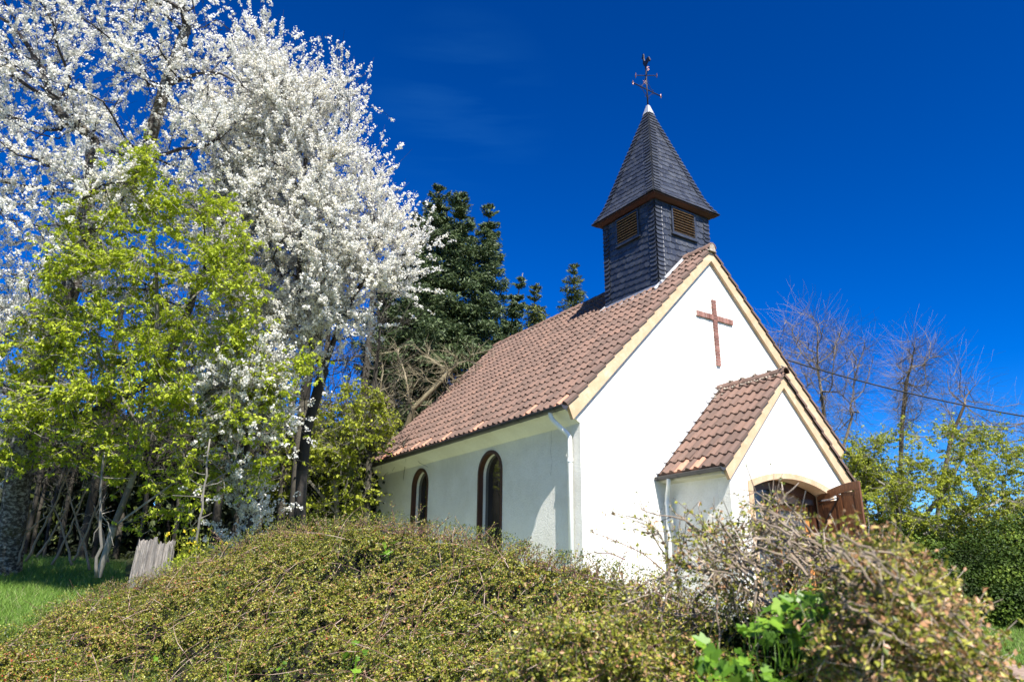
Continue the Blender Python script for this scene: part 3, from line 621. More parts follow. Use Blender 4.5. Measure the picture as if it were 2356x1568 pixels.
def skin(m, P, par, r, sel=None, k=5, tint=None):
    """one prism per edge; a main child shares its parent's ring"""
    n = len(P); D = np.zeros((n, 3)); e = par >= 0
    D[e] = unit(P[e]-P[par[e]]); D[0] = D[1] if n > 1 else [0, 0, 1]
    main = np.full(n, -1)
    order = np.argsort(r)
    for i in order:
        if par[i] >= 0: main[par[i]] = i
    idx = np.where(e if sel is None else (e & sel))[0]
    if len(idx) == 0: return
    pi = par[idx]; ismain = main[pi] == idx
    d0 = np.where(ismain[:, None] & (par[pi] >= 0)[:, None], D[pi], D[idx]); r0 = np.where(ismain, r[pi], np.minimum(r[pi]*.9, r[idx]*1.25)); d1 = np.where((main[idx] >= 0)[:, None], D[idx], D[idx])
    def fr(d):
        ref = np.tile([.31, .17, .93], (len(d), 1)); ref[np.abs((d*ref).sum(1)) > .95] = [1, 0, 0]
        a = unit(np.cross(d, ref)); return a, np.cross(d, a)
    th = np.arange(k)*2*math.pi/k; c_, s_ = np.cos(th), np.sin(th)
    a0, b0 = fr(d0); a1, b1 = fr(d1)
    R0 = P[pi][:, None]+r0[:, None, None]*(c_[None, :, None]*a0[:, None]+s_[None, :, None]*b0[:, None])
    R1 = P[idx][:, None]+r[idx][:, None, None]*(c_[None, :, None]*a1[:, None]+s_[None, :, None]*b1[:, None])
    V = np.concatenate([R0, R1], 1).reshape(-1, 3); base = np.arange(len(idx))*2*k; j = np.arange(k); jn = (j+1) % k
    Q = np.stack([base[:, None]+j, base[:, None]+jn, base[:, None]+k+jn, base[:, None]+k+j], -1).reshape(-1, 4)
    t = rng.random(len(idx)) if tint is None else np.broadcast_to(tint, (len(idx),)); m.add(V, Q, np.repeat(t, k))
def rdir(n): return unit(rng.normal(size=(n, 3)))
def quads(m, ctr, size, nrm, asp=1.0, tint=None, axis=None, fold=0):
    n = len(ctr); size = np.broadcast_to(size, (n,)); nrm = unit(nrm)
    a = unit(np.cross(nrm, rdir(n))) if axis is None else unit(axis-nrm*(axis*nrm).sum(1, keepdims=True))
    b = np.cross(nrm, a); a = a*size[:, None]*.5; b = b*(size*asp)[:, None]*.5
    V = np.stack([ctr-a, ctr+b+nrm*(size*fold)[:, None]*.5, ctr+a, ctr-b+nrm*(size*fold)[:, None]*.5], 1).reshape(-1, 3)
    i = np.arange(n)[:, None]*4; t = rng.random(n) if tint is None else tint
    if fold:
        m.add(V, np.concatenate([i+[0, 2, 1], i+[0, 3, 2]]), np.concatenate([t, t]))
    else: m.add(V, i+np.arange(4), t)
def rquads(m, ctr, size, nrm, tint=None):   # hexagonal petals
    n = len(ctr); size = np.broadcast_to(size, (n,)); nrm = unit(nrm); a = unit(np.cross(nrm, rdir(n))); b = np.cross(nrm, a)
    th = np.arange(5)*2*math.pi/5; V = (ctr[:, None]+(size*.5)[:, None, None]*(np.cos(th)[None, :, None]*a[:, None]+np.sin(th)[None, :, None]*b[:, None])).reshape(-1, 3)
    m.add(V, np.arange(n)[:, None]*5+np.arange(5), rng.random(n) if tint is None else tint)
def inpoly(poly, u, v):
    poly = np.array(poly, float); x0, y0 = poly[:, 0], poly[:, 1]; x1, y1 = np.roll(x0, -1), np.roll(y0, -1); c_ = np.zeros(len(u), bool)
    for a, b, d, e in zip(x0, y0, x1, y1):
        if b == e: continue
        k = ((b > v) != (e > v)) & (u < (d-a)*(v-b)/(e-b)+a); c_ ^= k
    return c_
def edge_dist(poly, u, v):
    poly = np.array(poly, float); Q = np.roll(poly, -1, 0); d = np.full(len(u), 1e9); P = np.stack([u, v], 1)
    for a, b in zip(poly, Q):
        ab = b-a; t = np.clip(((P-a)@ab)/(ab@ab+1e-9), 0, 1); d = np.minimum(d, np.linalg.norm(P-(a+t[:, None]*ab), axis=1))
    return d
def crown_points(poly, n, D0, T, soft=220):
    """points filling a rounded volume whose silhouette is the given outline, T = half thickness in metres"""
    poly = np.array(poly, float); out = []; lo, hi = poly.min(0), poly.max(0)
    while sum(map(len, out)) < n:
        u = rng.uniform(lo[0], hi[0], n); v = rng.uniform(lo[1], hi[1], n); k = inpoly(poly, u, v); u, v = u[k], v[k]
        e = np.sqrt(np.clip(edge_dist(poly, u, v)/soft, .02, 1)); D = D0+T*e*rng.uniform(-1, 1, len(u)); out.append(atv(u, v, D))
    return np.vstack(out)[:n]
def twigs(P, par, r, sel, n, L, spread=.8, up=.3, segs=3):
    """short shoots growing off the selected thin nodes: returns P2, par2 with a leading stub each"""
    idx = rng.choice(np.where(sel)[0], n); d = unit(P[idx]-P[np.maximum(par[idx], 0)]); d = unit(d+rng.normal(0, spread, (n, 3))+[0, 0, up]); L = L*(.4+rng.random(n))
    pts = [P[idx]+(P[np.maximum(par[idx], 0)]-P[idx])*rng.random((n, 1))]
    for s in range(segs): d = unit(d+rng.normal(0, .18, (n, 3))+[0, 0, up*.15]); pts.append(pts[-1]+d*(L/segs)[:, None])
    return np.stack(pts, 1)     # n, segs+1, 3
def skin_twigs(m, T, r0, r1, k=3, tint=None):
    n, s, _ = T.shape; P = T.reshape(-1, 3); par = np.arange(n*s)-1; par[::s] = -1; r = np.tile(np.linspace(r0, r1, s), n)
    rr = r; D = np.zeros_like(P); e = par >= 0
    idx = np.where(e)[0]; d = unit(P[idx]-P[par[idx]]); ref = np.tile([.3, .2, .93], (len(d), 1)); a = unit(np.cross(d, ref)); b = np.cross(d, a)
    th = np.arange(k)*2*math.pi/k; ring = np.cos(th)[None, :, None]*a[:, None]+np.sin(th)[None, :, None]*b[:, None]
    V = np.concatenate([P[par[idx]][:, None]+rr[par[idx]][:, None, None]*ring, P[idx][:, None]+rr[idx][:, None, None]*ring], 1).reshape(-1, 3)
    base = np.arange(len(idx))*2*k; j = np.arange(k); jn = (j+1) % k
    Q = np.stack([base[:, None]+j, base[:, None]+jn, base[:, None]+k+jn, base[:, None]+k+j], -1).reshape(-1, 4)
    m.add(V, Q, np.repeat(rng.random(len(idx)) if tint is None else np.full(len(idx), tint), k))
def along(T, n, lo=0.):
    """n random points along twigs"""
    i = rng.integers(0, len(T), n); s = T.shape[1]-1; t = (lo+(1-lo)*rng.random(n))*s; k = np.minimum(t.astype(int), s-1); f = (t-k)[:, None]
    return T[i, k]*(1-f)+T[i, k+1]*f, unit(T[i, k+1]-T[i, k])
def clump(T, cut, f=1.35):
    c_ = T[:, 1]; q = np.sin(c_[:, 0]*f*1.9+2*np.sin(c_[:, 2]*f*1.3))*np.sin(c_[:, 2]*f*2.1+1.5*np.sin(c_[:, 1]*f*1.7))*np.cos(c_[:, 1]*f*1.4+c_[:, 0]*f*.6)
    return T[rng.random(len(T)) < np.clip(1-cut*1.6+q*1.6, .12, 1)]
# ------------------------------------------------------------------ blossoming cherries
def cherry(label, trunks, poly, D0, T, natt, nclump, rb, seed, ntw=9000, bark=None):
    global rng
    rng = np.random.default_rng(seed)
    att = crown_points(poly, natt, D0, T)
    P, par = colonize(trunks, att, .30, 1.6, .42)
    r, a = radii(P, par, .008, 2.1, rb)
    base = trunks[0][0]
    t = thing('cherry_tree', label, 'tree', tuple(base), 'blossoming cherry trees')
    ath = min(40, a[0]*.25); m = M(); skin(m, P, par, r, a > ath, 9); m.build('trunk', bark or MT['cherrybark'], t, True)
    tw = clump(twigs(P, par, r, (a < 14), ntw, .9, .75, .25, 4), .42)
    m = M(); skin(m, P, par, r, a <= ath, 4); skin_twigs(m, tw, .0045, .002); m.build('branches', MT['twig'], t)
    c_, d = along(tw, nclump, .15)
    m = M(); npet = 13
    rad = rng.uniform(.026, .072, nclump)
    off = rdir(nclump*npet); ctr = np.repeat(c_, npet, 0)+off*np.repeat(rad, npet)[:, None]*(.45+.6*rng.random((nclump*npet, 1)))+np.repeat(d, npet, 0)*rng.normal(0, .03, (nclump*npet, 1))
    rquads(m, ctr, rng.uniform(.028, .044, len(ctr)), off+rng.normal(0, .45, off.shape)); m.build('blossoms', MT['blossom'], t)
    return t
A = lambda *q: [at(*p) for p in q]
polyA = [(-260, -260), (450, -260), (520, 0), (560, 70), (600, 130), (640, 300), (640, 480), (600, 620), (540, 760), (420, 800), (250, 700), (120, 880), (-40, 1060), (-260, 900)]
cherry('blossoming cherry with the thick lichened trunk at the far left', [A((20, 1310, 14.2), (30, 1200, 14), (45, 1080, 13.9), (62, 990, 13.8), (75, 930, 13.8), (100, 850, 13.8), (125, 760, 13.9), (160, 660, 14), (190, 560, 14.2), (205, 440, 14.3), (215, 320, 14.4)),
    A((62, 990, 13.8), (130, 968, 13.5), (210, 945, 13.3), (290, 912, 13.2), (350, 870, 13.2), (400, 800, 13.2), (440, 700, 13.3)), A((75, 930, 13.8), (20, 900, 13.7), (-60, 860, 13.6), (-150, 700, 13.6)), A((190, 560, 14.2), (260, 470, 14.2), (340, 340, 14.3), (380, 200, 14.3), (430, 60, 14.4))],
    polyA, 14.2, 2.2, 1600, 16000, .225, 3)
polyB = [(560, 60), (640, 60), (655, 130), (700, 170), (740, 190), (770, 175), (815, 190), (835, 235), (825, 300), (850, 340), (880, 390), (890, 460), (920, 520), (965, 590), (975, 640), (930, 680), (850, 720), (810, 790), (760, 830), (680, 850), (560, 880), (470, 850), (500, 700), (440, 560), (480, 320), (520, 190)]
cherry('blossoming cherry in the middle, branches reaching towards the spruce', [A((700, 1290, 15.2), (690, 1180, 15), (695, 1080, 15), (705, 990, 15), (725, 920, 15), (745, 850, 14.9), (700, 740, 14.8), (690, 640, 14.7), (700, 520, 14.7)), A((745, 850, 14.9), (790, 720, 14.8), (840, 640, 14.6)), A((695, 1080, 15), (640, 940, 14.8), (590, 820, 14.6), (540, 680, 14.6))],
    polyB, 14.6, 1.5, 1500, 23000, .115, 4, 9000, MT['twig'])
# low blossoming spray hanging among the green leaves
polyC = [(470, 850), (560, 820), (620, 850), (640, 910), (650, 960), (600, 1020), (540, 980), (440, 960), (430, 900)]
# ------------------------------------------------------------------ young green tree in front
def leafy(name, label, cat, trunks, poly, D0, T, natt, ntw, nleaf, rb, seed, lm, bm_, size, group=None, step=.28, twl=.45, kill=.4, tips='leaves', droop=.25, rt=.005, soft=220, infl=1.5, up=.1, cut=.25):
    global rng
    rng = np.random.default_rng(seed); att = crown_points(poly, natt, D0, T, soft) if not callable(poly) else poly()
    P, par = colonize(trunks, att, step, infl, kill, up=up); r, a = radii(P, par, rt, 2.3, rb); t = thing(name, label, cat, tuple(trunks[0][0]), group)
    ath = min(30, a[0]*.25); m = M(); skin(m, P, par, r, a > ath, 7); m.build('trunk', bm_, t, True)
    tw = clump(twigs(P, par, r, a < 12, ntw, twl, .8, .05, 3), cut, 2.2); m = M(); skin(m, P, par, r, a <= ath, 4); skin_twigs(m, tw, .004, .002); m.build('branches', bm_, t)
    if nleaf:
        m = M(); nc = nleaf//5; c_, d = along(tw, nc, .2); n = nc*5
        off = rdir(n)*[1, 1, .5]; ctr = np.repeat(c_, 5, 0)+off*size*.75-[0, 0, size*.3]; nrm = off*.7+rng.normal(0, .45, (n, 3))+[0, 0, .75]; ax = off+[0, 0, -droop*2]
        quads(m, ctr, size*rng.uniform(.6, 1.25, n), nrm, .62, np.clip(np.repeat(rng.random(nc), 5)*.6+rng.random(n)*.4, 0, 1), ax, fold=.18); m.build(tips, lm, t)
    return t
polyG = [(290, 330), (340, 310), (370, 400), (470, 420), (540, 440), (610, 560), (640, 640), (600, 760), (700, 820), (740, 890), (670, 950), (680, 1060), (590, 1130), (470, 1160), (440, 1215), (320, 1205), (290, 1130), (220, 1090), (60, 1110), (-60, 1090), (-40, 760), (60, 700), (90, 560), (170, 430), (240, 400)]
leafy('young_tree', 'young broadleaf tree with fresh yellow-green leaves in front of the cherries', 'tree', [A((226, 1325, 12.6), (262, 1210, 12.6), (298, 1120, 12.6), (335, 1000, 12.6), (352, 900, 12.5), (362, 760, 12.5), (360, 620, 12.5), (350, 480, 12.5)), A((335, 1000, 12.6), (270, 900, 12.5), (200, 760, 12.5)), A((335, 1000, 12.6), (440, 930, 12.4), (560, 860, 12.3)), A((362, 760, 12.5), (480, 650, 12.5)), A((262, 1210, 12.6), (400, 1110, 12.4), (440, 1130, 12.3))],
    polyG, 12.5, 1.3, 1400, 7800, 52000, .055, 5, MT['freshleaf'], MT['greybark'], .074, twl=.45, cut=.32)

# cherry spray between the green leaves belongs to a third, lower cherry
cherry('smaller blossoming cherry, low branches mixed with the fresh green leaves', [A((560, 1290, 13.2), (575, 1200, 13.1), (560, 1100, 13.0), (570, 1000, 12.8), (580, 920, 12.6)), A((560, 1100, 13.0), (500, 1000, 12.7), (450, 930, 12.5))],
    polyC, 12.5, .8, 450, 3000, .06, 9, 1800, MT['twig'])
# ------------------------------------------------------------------ conifers
def spruce(label, leaders, maxlen, mt, seed, dens=1.0, ratio=.34, group=None, z_low=2.0, nsize=.17, fac=None):
    global rng
    rng = np.random.default_rng(seed); base = leaders[0][0]; t = thing('spruce_tree', label, 'tree', tuple(base), group); tr = M(); fo = M(); br = M()
    for li, L in enumerate(leaders):
        L = np.array(L); k = len(L); q = np.linspace(0, k-1, 30); P = np.stack([np.interp(q, range(k), L[:, i]) for i in range(3)], 1)
        H = P[-1][2]-P[0][2]; tr.tube(P, np.linspace(.02*H/2+.03, .015, 30), 7); ztop = P[-1][2]
        z = max(P[0][2]+(.3 if li else 1.0), z_low)
        while z < ztop:
            c0 = np.array([np.interp(z, P[:, 2], P[:, i]) for i in range(3)]); up_ = ztop-z
            Lb = min(.18+up_*ratio, maxlen)*(fac[li] if fac else 1)
            nb = 6 if up_ > .6 else 4; a0 = rng.random()*6.28
            for b in range(nb):
                a = a0+b*6.283/nb+rng.normal(0, .25); l = Lb*rng.uniform(.35, 1.3); d = np.array([math.cos(a), math.sin(a), 0]); side = np.array([-d[1], d[0], 0])
                tt = np.linspace(0, 1, 7); dr = .55*l*min(1, l/2)
                C_ = c0+d*(l*tt)[:, None]+np.array([0, 0, 1.])*(.30*l*tt-dr*tt**1.6*1.1+.25*l*tt**4*.5)[:, None]*(1 if up_ > .5 else -.6)
                if up_ < .8: C_[:, 2] = c0[2]+l*tt*.9
                br.tube(C_, np.linspace(.012+.006*l, .004, 7), 3, cap=False)
                n = int((90*l+14)*dens); s_ = rng.random(n)**.8; s_ = .08+.92*s_; k6 = np.minimum((s_*6).astype(int), 5); f = (s_*6-k6)[:, None]
                p = C_[k6]*(1-f)+C_[k6+1]*f; w_ = rng.normal(0, .42, n)*(.12+.32*l*np.sin(np.clip(s_, 0, 1)*2.6)); hang = -np.abs(rng.normal(0, .16, n))*(.4+.5*np.minimum(l, 1.6))
                if up_ < 1: hang *= .3
                p = p+side*w_[:, None]+np.array([0, 0, 1.])*(hang-np.abs(w_)*.25)[:, None]
                ax = d*.8+side*np.sign(w_)[:, None]*.8+rng.normal(0, .35, (n, 3))+[0, 0, -.25 if up_ > 1 else .5]
                tint = np.clip(rng.random(n)*.8+np.where(s_ > .9, .12, 0)+(.12 if up_ < 1.2 else 0)*rng.random(n), 0, 1)
                quads(fo, p, nsize*rng.uniform(.6, 1.3, n), rdir(n)+[0, 0, .5], .24, tint, ax)
            z += (.24+.05*min(up_, 4)*.8)*rng.uniform(.7, 1.5)
    tr.build('trunk', MT['cherrybark'], t, True); br.build('branches', MT['twig'], t); fo.build('needles', mt, t)
    return t
spruce('large irregular dark spruce with several tops behind the chapel roof', [
    A((985, 1300, 29), (990, 1000, 29), (1000, 700, 29), (1010, 425, 29)), A((1000, 800, 29), (1045, 700, 28.5), (1055, 560, 28.5), (1062, 440, 28.5)), A((1010, 840, 29), (1100, 760, 29), (1122, 640, 29), (1126, 470, 29)), A((1000, 850, 28.5), (965, 700, 28.5), (960, 600, 28.5), (962, 500, 28.5)),
    A((1020, 940, 28.5), (1130, 850, 28), (1178, 740, 28), (1203, 628, 28)), A((990, 950, 28.5), (920, 860, 28), (895, 740, 28), (890, 600, 28)), A((990, 1050, 28), (910, 1000, 27.5), (870, 900, 27.5), (850, 780, 27.5)), A((1010, 1000, 28), (1080, 980, 27), (1120, 900, 27), (1150, 780, 27))], 2.5, MT['needle'], 21, 3.2, .40, z_low=3.5, nsize=.17, fac=[1, .9, .8, 1, .5, 1, 1, .55])
spruce('narrow olive spruce peeping over the middle of the roof ridge', [A((1228, 1320, 33), (1228, 900, 33), (1230, 662, 33))], 2.6, MT['needle2'], 22, 1.6, .38, 'small spruces behind the ridge', 5)
spruce('small green spruce just left of the bell tower', [A((1322, 1320, 36), (1322, 900, 36), (1321, 606, 36))], 2.3, MT['needle2'], 23, 1.6, .33, 'small spruces behind the ridge', 5)
# ------------------------------------------------------------------ shrubs behind the chapel
poly = [(860, 800), (930, 770), (1000, 790), (1080, 800), (1150, 790), (1150, 850), (1100, 900), (1040, 960), (980, 1010), (930, 1040), (870, 1010), (830, 920)]
leafy('bare_shrub', 'tan lichened leafless shrub rising behind the chapel roof', 'shrub', [A((905, 1310, 23), (905, 1180, 23), (915, 1050, 23), (950, 940, 23)), A((915, 1050, 23), (890, 950, 23)), A((950, 940, 23), (1030, 860, 23.2))], poly, 23.3, 1.2, 900, 1500, 0, .11, 31, None, MT['tanbark'], .1, step=.3, twl=.6, kill=.42, rt=.013, up=.0)
poly = [(630, 960), (700, 930), (790, 900), (800, 860), (860, 870), (920, 960), (900, 1040), (862, 1080), (870, 1210), (620, 1240), (560, 1150), (600, 1040)]
leafy('shrub', 'loose yellow-green shrub in the shade left of the chapel wall', 'shrub', [A((780, 1300, 20), (775, 1180, 20), (770, 1080, 20)), A((775, 1180, 20), (690, 1080, 20)), A((770, 1080, 20), (840, 960, 20.5))], poly, 20, 1.6, 900, 3500, 13000, .07, 32, MT['bushleaf'], MT['greybark'], .10, twl=.55, step=.34, kill=.5)
# ------------------------------------------------------------------ woodland on the left
def scatter_wood(name, lbl, us, vs, Ds, n, size, mt, seed, pw=1.0):
    global rng
    rng = np.random.default_rng(seed); m = M(); u = rng.uniform(*us, n); D = rng.uniform(*Ds, n); v = vs[1]-(vs[1]-vs[0])*rng.random(n)**pw
    nc = 260; cu, cv, cd = rng.uniform(*us, nc), vs[1]-(vs[1]-vs[0])*rng.random(nc)**pw, rng.uniform(*Ds, nc); k = rng.integers(0, nc, n)
    mix = rng.random(n) < .7; u = np.where(mix, cu[k]+rng.normal(0, 32, n), u); v = np.where(mix, cv[k]+rng.normal(0, 26, n), v); D = np.where(mix, cd[k]+rng.normal(0, .6, n), D)
    P = atv(u, v, D); P[:, 2] = np.maximum(P[:, 2], gz(P[:, 0], P[:, 1])+.02)
    quads(m, P, size*rng.uniform(.5, 1.3, n), rdir(n), .6, None, None, .15); o = m.build(name, mt); o['kind'] = 'stuff'; o['label'] = lbl; o['category'] = 'woodland'; return o
scatter_wood('woodland', 'dark shaded wood undergrowth behind the cherries', (-450, 900), (985, 1335), (21, 31), 130000, .26, MT['woodleaf_shade'], 41, 1.25)
def wood_tree(seed, h, rb):
    global rng
    rng = np.random.default_rng(seed); n = 130; zz = rng.uniform(.3, 1, n)*h; a = rng.random(n)*6.28; rr = np.sqrt(rng.random(n))*h*.17*(1.25-zz/h*.5)
    att = np.stack([np.cos(a)*rr, np.sin(a)*rr, zz], 1); tk = [np.array([.15*math.sin(i*.7+seed)*i/8, .12*math.cos(i*.9+seed)*i/8, h*i/10]) for i in range(9)]
    P, par = colonize([tk], att, .35, 2.5, .5, up=.15); r, a_ = radii(P, par, .012, 2.3, rb); return P, par, r, a_
protos = []
for s_, h, rb in ((1, 9, .10), (2, 8, .07), (3, 11, .13), (4, 6.5, .05)):
    P, par, r, a_ = wood_tree(s_, h, rb); m1, m2 = M(), M(); skin(m1, P, par, r, a_ > 12, 6); skin(m2, P, par, r, a_ <= 12, 3)
    tw = twigs(P, par, r, a_ < 5, 260, .9, .5, .5, 3); skin_twigs(m2, tw, .009, .004)
    protos.append((m1, m2))
meshes = []
for m1, m2 in protos:
    a = m1.build('trunk', MT['woodbark_shade'], None, True); b = m2.build('branches', MT['woodbark_shade']); meshes.append((a.data, b.data)); bpy.data.objects.remove(a); bpy.data.objects.remove(b)
def plant_copy(k, x, y, rot, sc, label, group, z=None):
    t = thing('bare_tree', label, 'tree', (0, 0, 0), group)
    for nm, me in zip(('trunk', 'branches'), meshes[k]):
        o = bpy.data.objects.new(nm, me); COL.objects.link(o); o.parent = t
    t.matrix_world = Matrix.Translation((x, y, gz(x, y)-.1 if z is None else z)) @ Matrix.Rotation(rot, 4, 'Z') @ Matrix.Scale(sc, 4); return t
rng = np.random.default_rng(77)
for i in range(34):
    u = -80+930*((i+.5*rng.random())/34); D = rng.uniform(18, 28); p = at(u, 1342, D)
    plant_copy(int(rng.integers(0, 4)), p[0], p[1], rng.random()*6.28, rng.uniform(.75, 1.15), 'thin leafless woodland tree standing in the shade behind the cherries', 'thin bare trees in the wood')
# ------------------------------------------------------------------ saplings, leaning trunk, dead poles, stump
def pole(name, label, cat, pts, r0, r1, mt, side=0, group=None, seed=1):
    global rng
    rng = np.random.default_rng(seed); P = np.array([at(*p) for p in pts]); q = np.linspace(0, len(P)-1, 12); Q = np.stack([np.interp(q, range(len(P)), P[:, i]) for i in range(3)], 1); Q += rng.normal(0, r0*.35, Q.shape)
    t = thing(name, label, cat, tuple(Q[0]), group); m = M(); m.tube(Q, np.linspace(r0, r1, 12), 8); m.build('trunk', mt, t, True)
    if side:
        n = side; i = rng.integers(4, 11, n); d = unit(rng.normal(0, 1, (n, 3))+[0, 0, .8]); L = rng.uniform(.3, 1.0, n)*(.4+r0*6); pts_ = [Q[i]]
        for s in range(3): d = unit(d+rng.normal(0, .2, (n, 3))); pts_.append(pts_[-1]+d*(L/3)[:, None])
        m = M(); skin_twigs(m, np.stack(pts_, 1), r1*.7, .004, 4); m.build('branches', mt, t)
pole('sapling', 'pale straight sapling crossing the foot of the leaning trunk', 'tree', [(218, 1328, 12), (232, 1240, 12), (229, 1150, 12), (240, 1040, 12)], .028, .016, MT['greybark'], 8, 'saplings at the wood edge', 3)
pole('sapling', 'slim sapling between the stump and the hedge', 'tree', [(447, 1290, 11.5), (458, 1200, 11.5), (472, 1110, 11.6), (482, 1010, 11.7)], .022, .012, MT['greybark'], 8, 'saplings at the wood edge', 4)
dead = [((0, 1265), (110, 1185)), ((60, 1290), (168, 1065)), ((85, 1280), (150, 1175)), ((165, 1300), (120, 1150)), ((170, 1290), (235, 1130)), ((205, 1310), (150, 1110)), ((120, 1300), (200, 1120)), ((40, 1300), (70, 1150)), ((250, 1290), (215, 1160))]
for i, (a, b) in enumerate(dead):
    pole('dead_branch', 'bare grey branch leaning in the tangle at the edge of the wood', 'branch', [(*a, 14), ((a[0]+b[0])/2+4, (a[1]+b[1])/2, 14.1), (*b, 14.2)], .025, .012, MT['palebark'], 3, 'dead branches at the wood edge', 50+i)
t = M(); c0 = at(338, 1345, 10.6); c0[2] = gz(c0[0], c0[1]); k = 72; rng = np.random.default_rng(6); th = np.arange(k)*2*math.pi/k; rw = .235*(1+.07*np.sin(th*5)+.05*np.sign(np.sin(th*17))+.035*rng.normal(size=k))
hz = at(338, 1247, 10.6)[2]-c0[2]+.05*np.sin(th*3+1)+.03*rng.normal(size=k); rows = []
for f in (0, .3, .65, 1): rows.append(np.stack([c0[0]+rw*(1.08-.12*f)*np.cos(th)+f*.05, c0[1]+rw*(1.08-.12*f)*np.sin(th), c0[2]-.15+f*(hz+.15)], 1))
rows.append(np.stack([c0[0]+rw*.4*np.cos(th), c0[1]+rw*.4*np.sin(th), c0[2]+hz*.8], 1)); V = np.vstack(rows+[[c0+[0, 0, hz.min()-.08]]])
Q = [[i*k+j, i*k+(j+1) % k, (i+1)*k+(j+1) % k, (i+1)*k+j] for i in range(4) for j in range(k)]; t.add(V, Q); t.f.append(np.array([[4*k+j, 4*k+(j+1) % k, 5*k] for j in range(k)])); t.c.append(np.full(k, .5))
tag(t.build('tree_stump', MT['stump']), 'tall weathered grey tree stump with a ragged top', 'stump')
# flowering plant next to the stump
def herb(name, label, cat, ctr, rad, nst, h, leaf, mt, fl=0, seed=1, group=None):
    global rng
    rng = np.random.default_rng(seed); t = thing(name, label, cat, tuple(ctr), group); a = rng.random(nst)*6.28; rr = rad*np.sqrt(rng.random(nst)); p0 = np.array(ctr)+np.stack([rr*np.cos(a), rr*np.sin(a), rr*0-.05], 1)
    d = unit(rng.normal(0, .25, (nst, 3))+[0, 0, 1]); L = h*rng.uniform(.5, 1.1, nst); T = np.stack([p0+d*(L*s)[:, None]+rng.normal(0, .01, (nst, 3)) for s in (0, .33, .66, 1)], 1)
    m = M(); skin_twigs(m, T, .004, .002); m.build('stems', mt, t); n = nst*14; c_, d = along(T, n, .15); m = M(); quads(m, c_+rng.normal(0, leaf*.6, (n, 3)), leaf*rng.uniform(.6, 1.2, n), rdir(n)+[0, 0, .8], .6, None, None, .15); m.build('leaves', mt, t)
    if fl:
        m = M(); i = rng.integers(0, nst, fl); pc_ = T[i, 3]+rng.normal(0, .03, (fl, 3)); npt = 7; quads(m, np.repeat(pc_, npt, 0)+rng.normal(0, .014, (fl*npt, 3)), .03, rdir(fl*npt)+[0, -.5, .5], .9); m.build('flowers', MT['yellow'], t)
herb('flowering_plant', 'leafy plant with small yellow flowers right of the stump', 'plant', at(428, 1330, 11), .38, 60, .75, .05, MT['bushleaf'], 15, 61)
herb('leafy_plant', 'low fresh green plant in front of the yellow flowers', 'plant', at(415, 1340, 10.3), .22, 34, .42, .05, MT['freshleaf'], 0, 62)
# ------------------------------------------------------------------ right side: bare trees, green shrub, evergreen hedge
for lb, tr_, poly, seed, na in (('taller bare tree right behind the gable slope', [A((1900, 1330, 30), (1905, 1150, 30), (1900, 1000, 30), (1890, 900, 30)), A((1905, 1150, 30), (1850, 950, 30)), A((1905, 1150, 30), (1960, 960, 30))],
        [(1760, 800), (1800, 740), (1870, 715), (1920, 740), (1975, 770), (2025, 800), (2010, 900), (1990, 980), (1950, 1040), (1880, 1060), (1830, 960), (1790, 880)], 71, 1100),
    ('bare tree right of it, crossed by the overhead cable', [A((2070, 1330, 31), (2070, 1150, 31), (2075, 980, 31), (2085, 880, 31))], [(2050, 830), (2090, 770), (2150, 780), (2160, 840), (2140, 920), (2110, 1000), (2060, 1020), (2045, 920)], 72, 600),
    ('low sparse bare tree above the right end of the green shrub', [A((2150, 1330, 30), (2160, 1150, 30), (2190, 1000, 30), (2220, 930, 30))], [(2140, 900), (2200, 840), (2245, 850), (2260, 930), (2330, 960), (2420, 940), (2420, 1020), (2300, 1040), (2160, 1020)], 73, 450)):
    leafy('bare_tree', lb, 'tree', tr_, poly, 30.5, 2.2, na, na*3, 0, .09, seed, None, MT['purplebark'], .1, 'bare trees on the right', .4, 1.5, .45, rt=.012, soft=120, infl=2.6, up=.40)
poly = [(1915, 1080), (1950, 1020), (2010, 985), (2080, 975), (2150, 985), (2200, 960), (2260, 965), (2330, 1000), (2430, 1010), (2500, 1300), (2500, 1440), (2250, 1440), (2050, 1420), (1940, 1340), (1900, 1200)]
leafy('shrub', 'big airy spring shrub with light green leaves right of the chapel', 'shrub', [A((2080, 1420, 19), (2080, 1250, 19), (2060, 1130, 19)), A((2080, 1250, 19), (2180, 1120, 19), (2220, 1040, 19)), A((2080, 1250, 19), (2300, 1150, 19)), A((2060, 1130, 19), (1980, 1080, 19))], poly, 19, 1.8, 1500, 10500, 100000, .10, 74, MT['bushleaf'], MT['greybark'], .066, twl=.5, step=.32, kill=.45, soft=150)
poly = [(1905, 1100), (1940, 1050), (2000, 1030), (2070, 1060), (2100, 1150), (2120, 1330), (2060, 1430), (1960, 1400), (1900, 1300), (1890, 1200)]
leafy('shrub', 'smaller light green shrub directly beside the open door leaf', 'shrub', [A((2000, 1440, 19.5), (2000, 1280, 19.5), (1990, 1160, 19.5)), A((2000, 1280, 19.5), (2060, 1200, 19.5)), A((2000, 1280, 19.5), (1940, 1200, 19.5))], poly, 19.6, 1.2, 900, 4500, 42000, .07, 76, MT['bushleaf'], MT['greybark'], .066, twl=.5, step=.3, kill=.4, soft=100, cut=.15)
